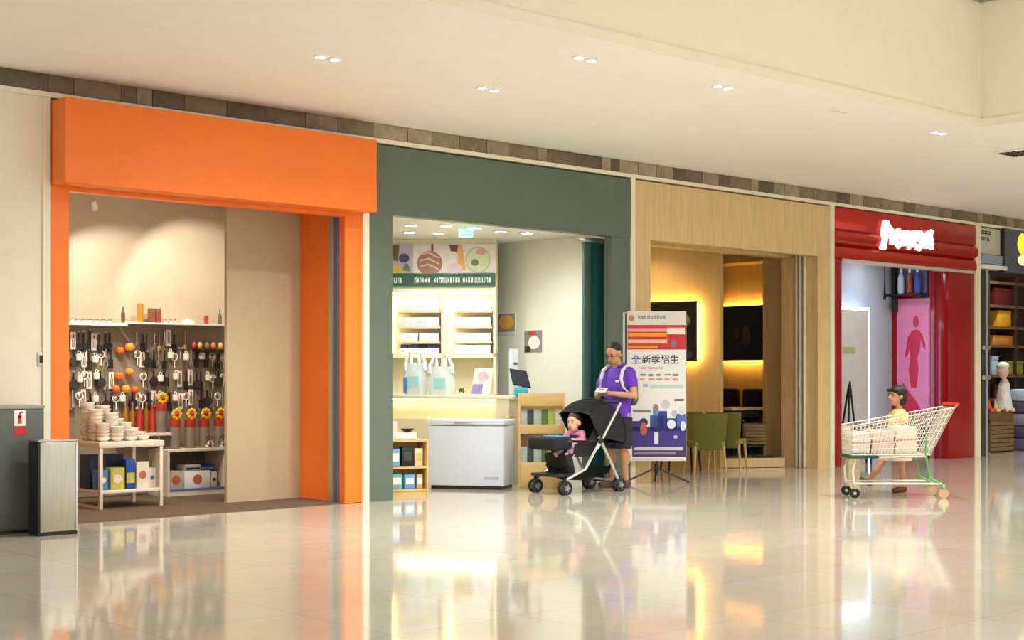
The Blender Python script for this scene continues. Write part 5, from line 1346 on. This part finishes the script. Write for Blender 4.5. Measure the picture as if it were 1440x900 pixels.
for s_ in (-1, 1):
    MB().tube([(xr_t, s_ * dp, zrt), (xr_t + .03, s_ * dp, zrt + .035)], .010, 6).build('handle_bracket', GRN, t)
    MB().tube([(.25, s_ * dp * .9, .92), (.25, s_ * dp * .88, zb_), (.30, s_ * dp * .86, .22), (.44, s_ * dp * .9, .14)], .014, 8).build('upright', GRN, t)
    MB().tube([(.25, s_ * dp * .88, zb_ - .02), (-.50, s_ * dp * .80, zb_ - .03), (-.54, s_ * dp * .78, .30), (-.52, s_ * dp * .78, .13)], .013, 8).build('frame_rail', WIRE, t)
    MB().tube([(.42, s_ * dp * .9, .16), (-.52, s_ * dp * .78, .16)], .012, 8).build('lower_rail', WIRE, t)
    for x, yy, m in ((.44, .9, mat('tan_castor', (206, 172, 110), .5)), (-.52, .78, RUBBER)):
        w1 = MB().cyl((x, s_ * dp * yy - .014, .055), (x, s_ * dp * yy + .014, .055), .055, n=20).build('castor', m, t)
        MB().cyl((x, s_ * dp * yy - .018, .055), (x, s_ * dp * yy + .018, .055), .018, n=10).build('castor_hub', ALU, w1)
        MB().box(x - .018, x + .018, s_ * dp * yy - .022, s_ * dp * yy + .022, .10, .15, .004).build('castor_fork', STEEL, t)
MB().box(xl - .03, xl + .30, -dp * .9, dp * .9, zb_ - .04, zb_ - .01, .008).build('bumper', DGR, t)
def in_cart(x, y, z):
    v = Matrix.Rotation(-A, 4, 'Z') @ Vector((x, y, 0)); return (cx_ + v.x, cy_ + v.y, z)
for k, (x, w2, h2, c, lab) in enumerate(((-.44, .2, .24, (226, 222, 214), 'white paper parcel at the end of the trolley basket'), (-.2, .24, .26, (232, 206, 194), 'pale pink parcel in the trolley basket'), (.06, .24, .30, (238, 228, 206), 'cream parcel in the trolley basket beside the green upright'))):
    g = thing('parcel', lab, 'parcel', in_cart(x, 0, zb_ + .006), -A)
    m_ = mat('parcel_%d' % k, c, .6, var=.05)
    MB().box(-w2 / 2, w2 / 2, -.17, .17, 0, h2, .02, None, 3).build('wrapping', m_, g); MB().box(-w2 / 2 - .002, w2 / 2 + .002, -.172, .172, h2 * .45, h2 * .55).build('tape_band', mat('parcel_tape', (214, 160, 140), .5), g)

# ------------------------------------------------------------------ child by the trolley
kx_, ky_ = cf(1264, 16.28)
KR = -A + R(-68)
t = thing('person', 'black-haired child in a yellow top and pale dress striding beside the trolley', 'person', (kx_, ky_, 0), KR)
hc = Vector((0, -.03, 1.105))
sh = head_shapes(hc, .98) + [('c', (0, .01, .93), (0, -.01, 1.03), .038, .036), ('l', [((0, 0, .54), .095, .08), ((0, 0, .62), .108, .085), ((0, .0, .74), .10, .078), ((0, .0, .86), .112, .075), ((0, .0, .925), .085, .055), ((0, 0, .95), .045, .042)])]
for s_, K_, An, To in ((1, (.065, -.02, .31), (.065, .02, .07), (.07, -.10, .03)), (-1, (-.065, -.18, .36), (-.065, -.36, .14), (-.068, -.45, .15))):
    sh += [('c', (s_ * .055, 0, .55), K_, .065, .045), ('c', K_, An, .044, .028), ('c', An, To, .028, .022)]
for s_, E, Wd, d in ((1, (.17, -.07, .73), (.10, -.24, .80), (-.2, -1, .2)), (-1, (-.18, .02, .73), (-.16, -.14, .66), (0, -1, -.4))):
    sh += [('c', (s_ * .11, 0, .895), E, .036, .028), ('c', E, Wd, .027, .020)] + hand_shapes(Wd, d, (0, 0, -1), s_, .68)
blob('body', sh, SKIN, t, .006, 3)
face(t, hc, 1, scale=.98)
blob('hair', [('e', hc + Vector((0, .026, .040)), (.092, .096, .088)), ('e', hc + Vector((0, .055, -.03)), (.090, .062, .095)), ('c', hc + Vector((-.06, -.062, .066)), hc + Vector((.06, -.062, .066)), .022, .022)], HAIR, t, .0065, 2)
DRS = mat('pale_pink_dress', (234, 210, 190), .75, var=.05, scale=10); YTOP = mat('soft_yellow_top', (238, 216, 120), .75)
blob('dress', [('l', [((0, -.03, .37), .185, .17), ((0, -.02, .45), .16, .14), ((0, 0, .62), .122, .10), ((0, 0, .74), .112, .09), ((0, 0, .82), .116, .086)])], DRS, t, .007, 2)
ys = [('l', [((0, 0, .72), .118, .096), ((0, 0, .86), .124, .088), ((0, 0, .93), .096, .068), ((0, 0, .958), .058, .055)])]
for s_, E in ((1, Vector((.17, -.07, .73))), (-1, Vector((-.18, .02, .73)))):
    S = Vector((s_ * .10, 0, .90)); ys.append(('k', S, S + (E - S) * .6, .052, .046))
blob('cardigan', ys, YTOP, t, .007, 2)
for (c, d_) in (((.065, .02, .045), (.07, -.11, .035)), ((-.065, -.35, .115), (-.068, -.455, .155))):
    blob('shoe', [('c', c, d_, .038, .032)], mat('brown_sandal', (96, 56, 40), .6), t, .007, 2)
